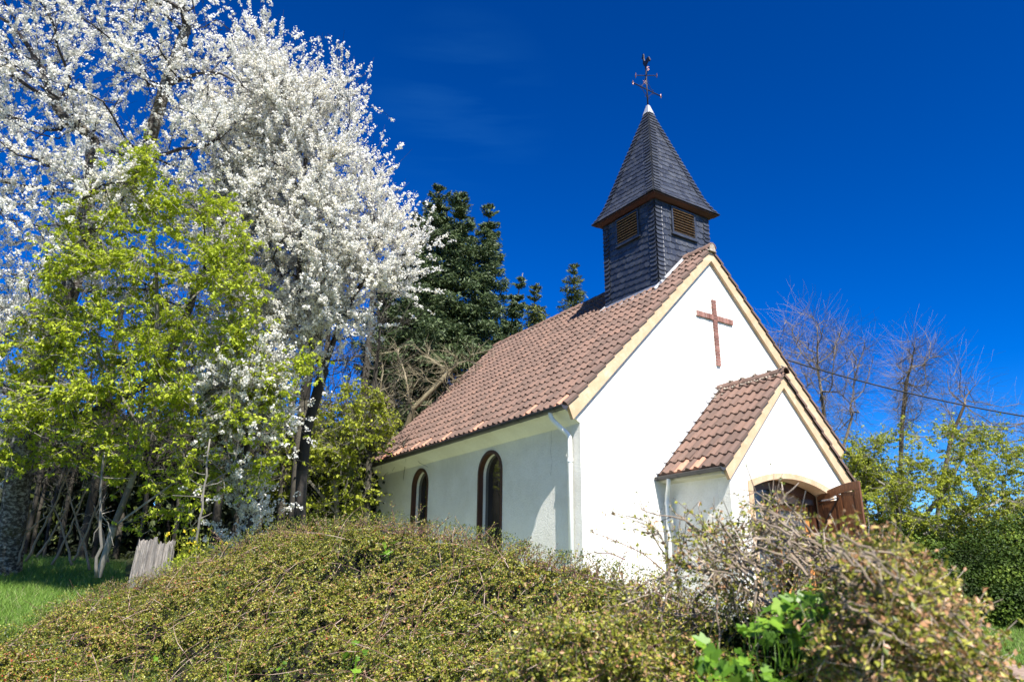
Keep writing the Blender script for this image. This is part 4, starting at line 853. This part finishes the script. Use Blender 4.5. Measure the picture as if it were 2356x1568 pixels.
def blob_hedge(name, label, cat, ells, n, size, mt, seed, group=None):
    global rng
    rng = np.random.default_rng(seed); t = thing(name, label, cat, tuple(ells[0][0]*[1, 1, 0]+[0, 0, gz(ells[0][0][0], ells[0][0][1])]), group); w_ = np.array([e[1]**2 for e in ells]); k = rng.choice(len(ells), n, p=w_/w_.sum())
    c_ = np.array([e[0] for e in ells])[k]; r_ = np.array([e[1] for e in ells])[k]; d = rdir(n); rr = r_*(1-.35*rng.random(n)**2.0+.10*rng.random(n)*np.sin(d[:, 0]*7+k)*np.cos(d[:, 2]*6)); P = c_+d*rr[:, None]*[1, 1, 1.05]
    keep = P[:, 2] > gz(P[:, 0], P[:, 1]); m = M(); quads(m, P[keep], size*rng.uniform(.6, 1.2, keep.sum()), d[keep]+rng.normal(0, .6, (keep.sum(), 3)), .6, np.clip(.35+.3*rng.random(keep.sum())+.35*np.sin(P[keep, 0]*3.1+P[keep, 2]*2)*np.sin(P[keep, 2]*4.3+P[keep, 1]*2.2), 0, 1), None, .2); m.build('leaves', mt, t)
    m = M()
    for c0_, r0_ in ells: z = gz(c0_[0], c0_[1]); m.tube([(c0_[0], c0_[1], z-.1), tuple(c0_*[1, 1, 0]+[.1*r0_, 0, (c0_[2]+z)/2]), tuple(c0_)], [.07*r0_, .05*r0_, .03*r0_], 6)
    m.build('trunk', MT['greybark'], t)
E_ = lambda u, v, D, r: (at(u, v, D), r)
blob_hedge('evergreen_shrub', 'dense dark evergreen shrub under the spring shrub at the right edge', 'shrub', [E_(2010, 1310, 18.3, .95), E_(2060, 1290, 18, .9), E_(2120, 1320, 17.5, 1.0), E_(2215, 1345, 17.2, 1.05), E_(2310, 1330, 17, 1.25), E_(2420, 1310, 17, 1.35), E_(2080, 1370, 17.2, .9), E_(2180, 1380, 16.8, .95), E_(2290, 1390, 16.6, 1.0), E_(2400, 1390, 16.5, 1.1), E_(2000, 1350, 18, .8)], 90000, .075, MT['darkleaf'], 75)
# far tree line behind everything on the right and behind the wood
scatter_wood('far_woodland', 'distant dark tree line on the horizon', (900, 2700), (1235, 1345), (60, 75), 26000, .9, MT['woodleaf_shade'], 42, 1.0)
# ------------------------------------------------------------------ overhead cable
m = M(); a, b = at(1770, 815, 21.5), at(2560, 985, 21.5); tt = np.linspace(0, 1, 24); P = a+(b-a)*tt[:, None]; P[:, 2] -= .55*4*tt*(1-tt)*.5
m.tube(P, .021, 6); tag(m.build('overhead_cable', MT['cable'], None, True), 'black overhead cable running from the chapel to the right', 'cable')
# ------------------------------------------------------------------ foreground cotoneaster bank
rng = np.random.default_rng(101)
HU = [-300, 0, 100, 200, 330, 430, 500, 600, 700, 860, 960, 1060, 1160, 1250, 1340, 1450, 1560, 1650, 1780]
HV = [1560, 1480, 1425, 1372, 1338, 1308, 1268, 1232, 1212, 1208, 1216, 1238, 1262, 1296, 1318, 1345, 1390, 1425, 1480]
DT = np.array([5.0, 6.6, 7.6, 8.5, 9.5, 9.4, 9.2, 8.9, 8.6, 8.0, 7.7, 7.3, 6.9, 6.4, 5.9, 5.2, 4.5, 4.0, 3.4])
DBm = np.array([3.6, 4.0, 4.2, 4.5, 4.9, 4.8, 4.7, 4.6, 4.5, 4.2, 4.0, 3.8, 3.6, 3.4, 3.2, 2.95, 2.7, 2.5, 2.3])
nu, nt = 260, 90
uu = np.linspace(-300, 1780, nu); tt = np.linspace(0, 1, nt); UU, TT = np.meshgrid(uu, tt, indexing='ij')
vt, dt_, db_ = np.interp(uu, HU, HV)[:, None]+9+5*np.sin(uu/37.)[:, None]+4*np.sin(uu/17.+1)[:, None], np.interp(uu, HU, DT)[:, None], np.interp(uu, HU, DBm)[:, None]
S = atv(UU, vt+8+(1740-vt)*TT**1.25, dt_+(db_-dt_)*TT**.9)
lump = lambda P, a: a*(np.sin(P[..., 0]*2.3+1.7*np.sin(P[..., 1]*1.9))*np.cos(P[..., 1]*2.1+.6)+.6*np.sin(P[..., 0]*5.1+2)*np.sin(P[..., 1]*4.7+P[..., 2]*3)+.35*np.sin(P[..., 0]*11+P[..., 2]*9)*np.sin(P[..., 1]*10.3))
nrm_ = unit(np.cross(np.gradient(S, axis=0), np.gradient(S, axis=1))); nrm_ *= np.sign((nrm_*(C-S)).sum(-1, keepdims=True))
fade = np.minimum(1, TT*6)[..., None]
S = S+nrm_*(lump(S, .14)[..., None]*fade)
S[..., 2] = np.maximum(S[..., 2], gz(S[..., 0], S[..., 1])+.01)
back = []
for dd, dv in ((.5, 10), (1.0, 60), (1.5, 160)):
    b = atv(uu, vt[:, 0]+dv, dt_[:, 0]+dd); b[:, 2] = np.maximum(b[:, 2], gz(b[:, 0], b[:, 1])-.1); back.append(b)
b = back[-1]+FH*.3; b[:, 2] = gz(b[:, 0], b[:, 1])-.2; back.append(b)
full = np.concatenate([np.stack(back[::-1], 1), S], 1); nr = full.shape[1]
t = thing('hedge', 'long rounded bank of small-leaved cotoneaster across the foreground, reaching the left edge', 'hedge', tuple(full[nu//2, nr//2]*[1, 1, 0]))
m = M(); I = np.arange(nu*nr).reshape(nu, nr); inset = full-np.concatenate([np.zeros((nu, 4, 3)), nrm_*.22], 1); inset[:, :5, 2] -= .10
m.add(inset.reshape(-1, 3), np.stack([I[:-1, :-1], I[1:, :-1], I[1:, 1:], I[:-1, 1:]], -1).reshape(-1, 4)); m.build('shade_sheet', MT['gap_dark'], t)  # dark sheet under the leaves stands in for the hedge's inner shade
# surface sampling by area
F4 = np.stack([I[:-1, :-1], I[1:, :-1], I[1:, 1:], I[:-1, 1:]], -1).reshape(-1, 4); Vf = full.reshape(-1, 3)
e1, e2 = Vf[F4[:, 1]]-Vf[F4[:, 0]], Vf[F4[:, 3]]-Vf[F4[:, 0]]; cr_ = np.cross(e1, e2); ar = np.linalg.norm(cr_, axis=1); fn = unit(cr_); fc = Vf[F4].mean(1)
isback = (F4 % nr)[:, 0] < 3
sg = np.sign((fn*(C-fc)).sum(1)); sg[isback] = 1; fn = fn*sg[:, None]; fn[isback] = [0, 0, 1]
prob = ar*np.where(isback, .35, 1)*np.where(ar > .5, 0, 1); prob /= prob.sum()
def surf(n):
    k = rng.choice(len(F4), n, p=prob); a, b = rng.random((n, 1)), rng.random((n, 1)); return Vf[F4[k, 0]]+e1[k]*a+e2[k]*b, fn[k]
print('hedge area', ar[~isback].sum())
# clumpiness: many short shoots with leaves on both sides
nst = 24000; p, nn_ = surf(nst); gold = lump(p*1.7, 1.0)
flow = unit(-RH*.55-np.array([0, 0, .75])-FH*.2); d = unit(flow+rng.normal(0, .75, (nst, 3))+nn_*.35); d = unit(d-nn_*(d*nn_).sum(1, keepdims=True)*.55)
L = rng.uniform(.07, .26, nst); pts_ = [p-nn_*rng.uniform(-.02, .09, (nst, 1))]
for s in range(4): d = unit(d+rng.normal(0, .14, (nst, 3))+[0, 0, -.05]+nn_*(.16-.10*s)); pts_.append(pts_[-1]+d*(L/4)[:, None])
T = clump(np.stack(pts_, 1), .42, 4.2); m = M(); skin_twigs(m, T, .0018, .0009, 3); m.build('shoots', MT['hedgetwig'], t)
m = M(); nl = 520000; c_, ax = along(T, nl, .0)
sd = unit(np.cross(ax, rdir(nl))); tint = np.clip(.53+.22*rng.normal(size=nl)+.10*np.sin(c_[:, 0]*3)*np.cos(c_[:, 1]*2.7), 0, .94); red = rng.random(nl) < (.006+.05*(np.sin(c_[:, 0]*2.2+1)*np.sin(c_[:, 2]*5) > .82)); tint[red] = .985
quads(m, c_+sd*.008, rng.uniform(.013, .029, nl), rdir(nl)*.9+.45*SUN, .58, tint, sd+ax*.6, fold=.15)
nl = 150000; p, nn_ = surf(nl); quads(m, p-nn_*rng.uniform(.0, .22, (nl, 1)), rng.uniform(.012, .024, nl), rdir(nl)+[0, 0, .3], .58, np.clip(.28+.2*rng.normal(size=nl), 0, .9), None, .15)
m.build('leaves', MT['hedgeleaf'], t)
# long arching bare stems lying over the bank
ns = 900; p, nn_ = surf(ns); d = unit(flow*rng.choice([-1, 1], (ns, 1), p=[.35, .65])+rng.normal(0, .45, (ns, 3))); d = unit(d-nn_*(d*nn_).sum(1, keepdims=True)); L = rng.uniform(.15, .7, ns); pts_ = [p-nn_*.04]
for s in range(6): d = unit(d+rng.normal(0, .09, (ns, 3))+nn_*(.16-.07*s)); pts_.append(pts_[-1]+d*(L/6)[:, None])
T = np.stack(pts_, 1); m = M(); skin_twigs(m, T, .0034, .0014, 4); m.build('stems', MT['hedgetwig'], t)
# sprigs standing out of the outline
def sprigs(name, parent, lst, r0, mt, lm, nleaf, ls, wob=.012):
    tw, lf = M(), M(); allT = []
    for q in lst:
        A0, B0 = at(*q[0]), at(*q[1]); k = 7; tt = np.linspace(0, 1, k); L = np.linalg.norm(B0-A0); P = A0+(B0-A0)*tt[:, None]+rng.normal(0, wob*L, (k, 3)); P[:, 2] += .10*L*np.sin(tt*math.pi)
        tw.tube(P, np.linspace(r0, r0*.4, k), 5); allT.append(P)
        n = max(2, int(L*26)); i = rng.integers(1, k, n); dd = unit(unit(B0-A0)+rng.normal(0, .8, (n, 3))); l = rng.uniform(.03, .10, n)
        T2 = np.stack([P[i], P[i]+dd*(l*.5)[:, None], P[i]+dd*l[:, None]+[0, 0, .005]], 1); skin_twigs(tw, T2, r0*.45, r0*.25, 3)
        nl = int(nleaf*L); c1, a1 = along(T2, nl, .1); j = rng.integers(0, k, nl//2); c2 = P[j]+rng.normal(0, .012, (nl//2, 3)); c_ = np.vstack([c1, c2]); quads(lf, c_, ls*rng.uniform(.6, 1.2, len(c_)), rdir(len(c_))+[0, 0, .4], .55, np.clip(.6+.22*rng.normal(size=len(c_)), 0, .95), None, .15)
    tw.build(name, mt, parent); lf.build('sprig_leaves', lm, parent)
rng = np.random.default_rng(103)
lst = [((906, 1205, 7.9), (900, 1152, 7.9)), ((870, 1212, 7.9), (1010, 1235, 7.7)), ((950, 1215, 7.8), (975, 1165, 7.7)), ((1078, 1250, 7.2), (1054, 1200, 7.2)), ((1105, 1245, 7.1), (1142, 1202, 7.1)), ((1166, 1262, 6.9), (1228, 1243, 6.8)),
       ((1180, 1285, 6.8), (1222, 1256, 6.7)), ((1000, 1225, 7.6), (1035, 1190, 7.5)), ((820, 1212, 8.1), (838, 1178, 8.1)), ((760, 1215, 8.3), (790, 1186, 8.3)), ((640, 1228, 8.8), (668, 1198, 8.8)), ((520, 1262, 9.1), (488, 1222, 9.1)), ((1260, 1300, 6.3), (1282, 1268, 6.3)),
       ((1310, 1322, 6.0), (1335, 1285, 6.0)), ((1551, 1335, 4.6), (1366, 1228, 4.7)), ((1440, 1285, 4.9), (1322, 1281, 5.0)), ((1380, 1330, 5.4), (1350, 1280, 5.4)), ((1420, 1330, 5.2), (1440, 1265, 5.2)), ((930, 1215, 7.8), (1060, 1262, 7.4)), ((1290, 1315, 6.1), (1210, 1290, 6.4))]
for i in range(330):
    u = rng.uniform(60, 1640); v = np.interp(u, HU, HV); D = np.interp(u, HU, DT)-.1; l = rng.uniform(8, 32)*min(1.2, 7/D); lst.append(((u, v+14, D), (u+rng.normal(6, 14), v-l*.7, D)))
sprigs('sprigs', t, lst, .0042, MT['hedgetwig'], MT['hedgeleaf'], 150, .016)
# lobed leaves of currant / bramble shoots
def lobed(m, c, ax, nr_, size, tint):
    ang = np.array([0, .28, .5, .85, 1.15, 1.55, 1.95, 2.45, 2.75]); rad = np.array([1, .80, .56, .86, .70, .52, .66, .52, .22]); an = np.concatenate([ang, -ang[::-1][:-1]]); rd_ = np.concatenate([rad, rad[::-1][:-1]])
    a = unit(ax-nr_*np.dot(ax, nr_)); b = np.cross(nr_, a); P = [c+size*.5*r_*(math.cos(x)*a+math.sin(x)*b)+nr_*size*.12*abs(math.sin(x))*r_ for x, r_ in zip(an, rd_)]; cc = c-a*size*.05; k = len(P)
    m.add(P+[cc], [[i, (i+1) % k, k] for i in range(k)], np.clip(tint+rng.normal(0, .06, k), 0, 1))
def currant(label, spots, size, seed, poly=None, n=0, D=(2.2, 2.6), group='green leafy shoots in the hedge'):
    global rng
    rng = np.random.default_rng(seed); pts_ = [at(*q) for q in spots]
    if poly is not None:
        pp = np.array(poly, float); lo, hi = pp.min(0), pp.max(0)
        while len(pts_) < n+len(spots):
            u, v = rng.uniform(lo[0], hi[0]), rng.uniform(lo[1], hi[1])
            if inpoly(poly, np.array([u]), np.array([v]))[0]: pts_.append(at(u, v, rng.uniform(*D)))
    c0 = np.mean(pts_, 0); root = np.array([c0[0], c0[1], gz(c0[0], c0[1])])+FH*.15; t = thing('currant_shoot', label, 'shrub', tuple(root), group); m, st = M(), M()
    for p in pts_:
        nr_ = unit(rng.normal(0, .45, 3)+[0, 0, .75]+.45*unit(C-p)); ax = unit(rng.normal(0, 1, 3)+[0, 0, -.1]); lobed(m, p, ax, nr_, size*rng.uniform(.6, 1.2), rng.random())
        q = p-ax*size*.5; st.tube([q, q-ax*size*.5+[0, 0, -.03], q-ax*size*.6+[0, 0, -.12]+rng.normal(0, .02, 3)], [.0009, .0010, .0012], 4)
    stems = [root, root+(c0-root)*.5+rng.normal(0, .04, 3), c0]; st.tube(stems, [.01, .008, .005], 6); m.build('leaves', MT['currant'], t); st.build('stems', MT['currant'], t)
currant('small tuft of lobed green leaves on the hedge crest below the farther window', [(845, 1228, 7.7), (838, 1243, 7.7), (858, 1236, 7.7), (850, 1222, 7.7)], .10, 201)
currant('tuft of three lobed green leaves just below the hedge crest', [(885, 1258, 7.3), (895, 1272, 7.25), (908, 1248, 7.3), (880, 1275, 7.2)], .13, 202)
currant('single lobed green leaves near the bottom edge', [(815, 1480, 4.8), (800, 1505, 4.7), (825, 1515, 4.7), (838, 1500, 4.7), (820, 1545, 4.5)], .085, 203)
currant('pale green lobed leaves in the bank halfway down on the left', [(350, 1500, 5.6), (358, 1512, 5.6), (640, 1540, 5), (655, 1525, 5), (660, 1550, 5)], .06, 204)
# ------------------------------------------------------------------ near shrubs on the right
def nearshrub(label, trunks, poly, D0, T, natt, ntw, nleaf, seed, bm_, size, rb, rt, arch_=0, leafcol=(.55, .22), step=.07, twl=.16, soft=160, kill=.10, thick=1.0):
    global rng
    rng = np.random.default_rng(seed); att = crown_points(poly, natt, D0, T, soft); P, par = colonize(trunks, att, step, .5, kill, up=.05, jit=.22, iters=160)
    r, a = radii(P, par, rt, 2.2, rb); t = thing('hedge_shrub', label, 'shrub', tuple(trunks[0][0])); m = M(); ath = a[0]*.06; skin(m, P, par, r, a > ath, 7); m.build('trunk', bm_, t, True)
    tw = twigs(P, par, r, a < 25, ntw, twl, .75, .0, 4); m = M(); skin(m, P, par, r, a <= ath, 5); skin_twigs(m, tw, rt*.9, rt*.5, 4); m.build('branches', bm_, t)
    if nleaf: c_, d = along(tw, nleaf, .1); m = M(); quads(m, c_+rng.normal(0, .008, (nleaf, 3)), size*rng.uniform(.6, 1.25, nleaf), rdir(nleaf)+[0, 0, .5]+.3*unit(C-c_), .58, np.clip(leafcol[0]+leafcol[1]*rng.normal(size=nleaf), 0, .93), None, .15); m.build('leaves', MT['hedgeleaf'], t)
    return t, tw
g3 = lambda u, D: at(u, 784+FPX*.62, D)   # somewhere on the ground below the frame
def root(u, D):
    p = at(u, 1700, D); return np.array([p[0], p[1], gz(p[0], p[1])-.03])
poly = [(1462, 1180), (1500, 1192), (1560, 1205), (1640, 1190), (1700, 1165), (1760, 1150), (1830, 1170), (1880, 1215), (1960, 1240), (2040, 1290), (2080, 1340), (2090, 1400), (2020, 1470), (1900, 1480), (1780, 1470), (1620, 1460), (1480, 1440), (1380, 1400), (1420, 1345), (1520, 1330), (1540, 1260), (1500, 1215)]
sh, tw = nearshrub('sprawling half-bare grey-twigged shrub in front of the chapel door', [[root(1760, 3.3), at(1765, 1520, 3.2), at(1790, 1400, 3.1), at(1840, 1290, 3.0), at(1800, 1210, 3.0)], [at(1790, 1400, 3.1), at(1660, 1330, 3.1), at(1560, 1290, 3.15)],
    [root(1600, 3.3), at(1585, 1500, 3.2), at(1600, 1380, 3.2), at(1680, 1300, 3.1)], [root(1960, 3.0), at(1940, 1500, 2.9), at(1900, 1380, 2.9), at(1960, 1300, 2.9)]], poly, 3.0, .4, 850, 800, 6500, 301, MT['palebark'], .020, .024, .0024, leafcol=(.62, .2), soft=120)
def L2(u0, v0, u1, v1, D0=2.7, D1=2.7, w=0): return ((u0, v0, D0), (u1, v1, D1))
rng = np.random.default_rng(305)
lst = [L2(1945, 1300, 1735, 1138), L2(1880, 1240, 1760, 1135), L2(1830, 1210, 1728, 1165), L2(1790, 1260, 1798, 1128), L2(1798, 1160, 1812, 1132), L2(1790, 1190, 1750, 1170), L2(1900, 1290, 1780, 1215), L2(1985, 1330, 1850, 1235), L2(2060, 1370, 1890, 1260), L2(2100, 1420, 1960, 1300),
       L2(1700, 1290, 1476, 1172, 3.0, 3.1), L2(1650, 1290, 1560, 1180, 3.0, 3.1), L2(1720, 1300, 1640, 1190), L2(1560, 1340, 1500, 1230, 3.2, 3.2), L2(1740, 1330, 1748, 1560, 2.6, 2.5), L2(1640, 1320, 1665, 1560, 2.7, 2.6), L2(1530, 1380, 1515, 1540, 2.9, 2.8), L2(2040, 1340, 2180, 1500, 2.4, 2.2), L2(2000, 1330, 2120, 1420, 2.4, 2.3)]
for i in range(60): u, v = rng.uniform(1600, 2020), 0; v = np.interp(u, [1600, 1750, 1850, 2020], [1240, 1190, 1230, 1330])+rng.uniform(0, 90); l = rng.uniform(50, 150); lst.append(L2(u+l, v+l*rng.uniform(.25, .6), u, v, rng.uniform(2.5, 3.1), rng.uniform(2.5, 3.1)))
sprigs('bare_stems', sh, lst, .0055, MT['palebark'], MT['hedgeleaf'], 35, .018, .02)
poly = [(1920, 1275), (1990, 1240), (2080, 1250), (2150, 1300), (2205, 1370), (2255, 1450), (2300, 1545), (2350, 1660), (2290, 1700), (1900, 1700), (1860, 1560), (1900, 1440), (1930, 1350)]
nearb, _ = nearshrub('brownish small-leaved shrub closest to the camera at the lower right', [[root(2060, 2.3), at(2060, 1560, 2.25), at(2050, 1420, 2.2), at(2030, 1320, 2.2)], [at(2060, 1560, 2.25), at(2160, 1450, 2.2), at(2200, 1410, 2.2)], [root(1950, 2.3), at(1945, 1540, 2.3), at(1960, 1420, 2.3)], [root(2200, 2.2), at(2220, 1600, 2.15), at(2260, 1500, 2.15)]],
    poly, 2.2, .45, 1500, 2000, 30000, 302, MT['palebark'], .021, .014, .0016, leafcol=(.66, .27), step=.055, twl=.12, soft=120, kill=.08)
poly = [(1180, 1440), (1400, 1410), (1540, 1460), (1640, 1485), (1700, 1520), (1740, 1700), (1100, 1700)]
nearshrub('twiggy small-leaved shrub at the bottom edge below the chapel corner', [[root(1500, 2.75), at(1500, 1600, 2.7), at(1510, 1480, 2.7)], [root(1640, 2.75), at(1630, 1600, 2.7), at(1610, 1500, 2.7)], [root(1330, 2.8), at(1330, 1620, 2.75), at(1350, 1500, 2.75)]],
    poly, 2.75, .35, 1500, 2200, 40000, 303, MT['hedgetwig'], .019, .012, .0015, leafcol=(.5, .25), step=.055, twl=.13, soft=120, kill=.085)
blob_hedge('dark_leaf_shade_fill', 'dark green leaves filled out to stand in for shade inside the right foreground shrubs', 'shrub', [(at(1760, 1500, 3.0), .17), (at(1850, 1520, 2.9), .2), (at(1960, 1470, 2.8), .2), (at(1990, 1400, 2.8), .13), (at(1680, 1560, 3.0), .2), (at(2040, 1540, 2.7), .16), (at(1880, 1600, 2.8), .2)], 9000, .035, MT['darkleaf'], 304)  # partly real dark leaves, partly added to stand in for the shrubs' shade
rng = np.random.default_rng(306); lst = []
for i in range(46):
    u = rng.uniform(1930, 2230); v = np.interp(u, [1900, 2060, 2170, 2260], [1290, 1285, 1400, 1540])+rng.uniform(-10, 200); l = rng.uniform(60, 170); a = rng.uniform(.45, 1.2); D = rng.uniform(1.75, 2.1); lst.append(L2(u-l*.5, v-l*a*.5, u+l*.5, v+l*a*.5, D, D+rng.normal(0, .08)))
sprigs('bare_stems', nearb, lst, .0042, MT['palebark'], MT['hedgeleaf'], 90, .015, .03)
currant('bright green lobed currant leaves at the lower right in front of the bare shrub', [(1870, 1352, 2.25), (1890, 1372, 2.25), (1850, 1380, 2.3), (1880, 1400, 2.25)], .075, 205, [(1720, 1430), (1790, 1390), (1860, 1360), (1910, 1390), (1930, 1450), (1900, 1490), (1760, 1480), (1700, 1450)], 64, (2.15, 2.6))
currant('bright green lobed currant leaves touching the bottom edge', [(1690, 1530, 2.1), (1760, 1545, 2.1), (1640, 1500, 2.2)], .075, 206, [(1590, 1470), (1700, 1500), (1820, 1530), (1830, 1600), (1560, 1600), (1600, 1530)], 60, (2.0, 2.4))
# ------------------------------------------------------------------ grass
def grass(name, lbl, P, h, seed, kind='stuff'):
    global rng
    rng = np.random.default_rng(seed); n = len(P); P = P.copy(); P[:, 2] = gz(P[:, 0], P[:, 1])-.01; a = rng.random(n)*6.28; wd = np.stack([np.cos(a), np.sin(a), 0*a], 1)*.0045*rng.uniform(.7, 1.6, (n, 1)); hh = h*rng.uniform(.4, 1.2, (n, 1)); ln = rng.normal(0, .35, (n, 3))*[1, 1, 0]
    V = np.stack([P-wd, P+wd, P+wd*.7+ln*hh*.35+[0, 0, 1]*hh*.6, P-wd*.7+ln*hh*.35+[0, 0, 1]*hh*.6, P+ln*hh+[0, 0, 1]*hh*.95], 1).reshape(-1, 3); i = np.arange(n)[:, None]*5; m = M(); t_ = np.clip(.5+.25*rng.normal(size=n), 0, 1)
    m.add(V, i+[0, 1, 2, 3], t_); m.add(np.zeros((0, 3)), np.zeros((0, 3), int)) if 0 else None
    m.f.append(i+[3, 2, 4]); m.c.append(t_); o = m.build(name, MT['grass']); o['kind'] = kind; o['label'] = lbl; o['category'] = 'grass'
rng = np.random.default_rng(401); n = 90000
u, D = rng.uniform(-250, 330, n), 8.5+11*rng.random(n)**1.3; P = C+FH*D[:, None]+RH*((u-1178)/FPX*D)[:, None]; grass('grass', 'long bright grass behind the left end of the hedge', P, .22, 402)
n = 60000; u, D = rng.uniform(1850, 2560, n), 7+11*rng.random(n); P = C+FH*D[:, None]+RH*((u-1178)/FPX*D)[:, None]; k = np.min(np.linalg.norm(P[:, None, :2]-pc[None], axis=2), 1) > .95; grass('lawn', 'short lawn below the dark evergreen shrub on the right', P[k], .09, 403)
n = 25000; a, b = rng.uniform(-14, 3, n), rng.uniform(-6, 1, n); P = np.stack([a, b, 0*a], 1); k = ~((a > -7.6) & (b > -1.6)) & ~((abs(a) < 1.9) & (b > -2.2)) & (np.min(np.linalg.norm(P[:, None, :2]-pc[None], axis=2), 1) > .95); grass('grass', 'short grass around the foot of the chapel', P[k], .10, 404)
rng = np.random.default_rng(405)
for i, (u, v, D) in enumerate([(2222, 1463, 13), (2262, 1490, 12), (2240, 1452, 14)]):
    p = at(u, v, D); p[2] = gz(p[0], p[1]); t = thing('dandelion', 'tiny yellow dandelion in the lawn at the lower right', 'flower', tuple(p), 'dandelions'); m = M(); m.tube([p, p+[0, 0, .09]], .004, 5); m.build('stem', MT['freshleaf'], t); m = M(); quads(m, p+[0, 0, .10]+rng.normal(0, .012, (20, 3)), .03, rdir(20)+[0, 0, .5], .6); m.build('flower_head', MT['yellow'], t)
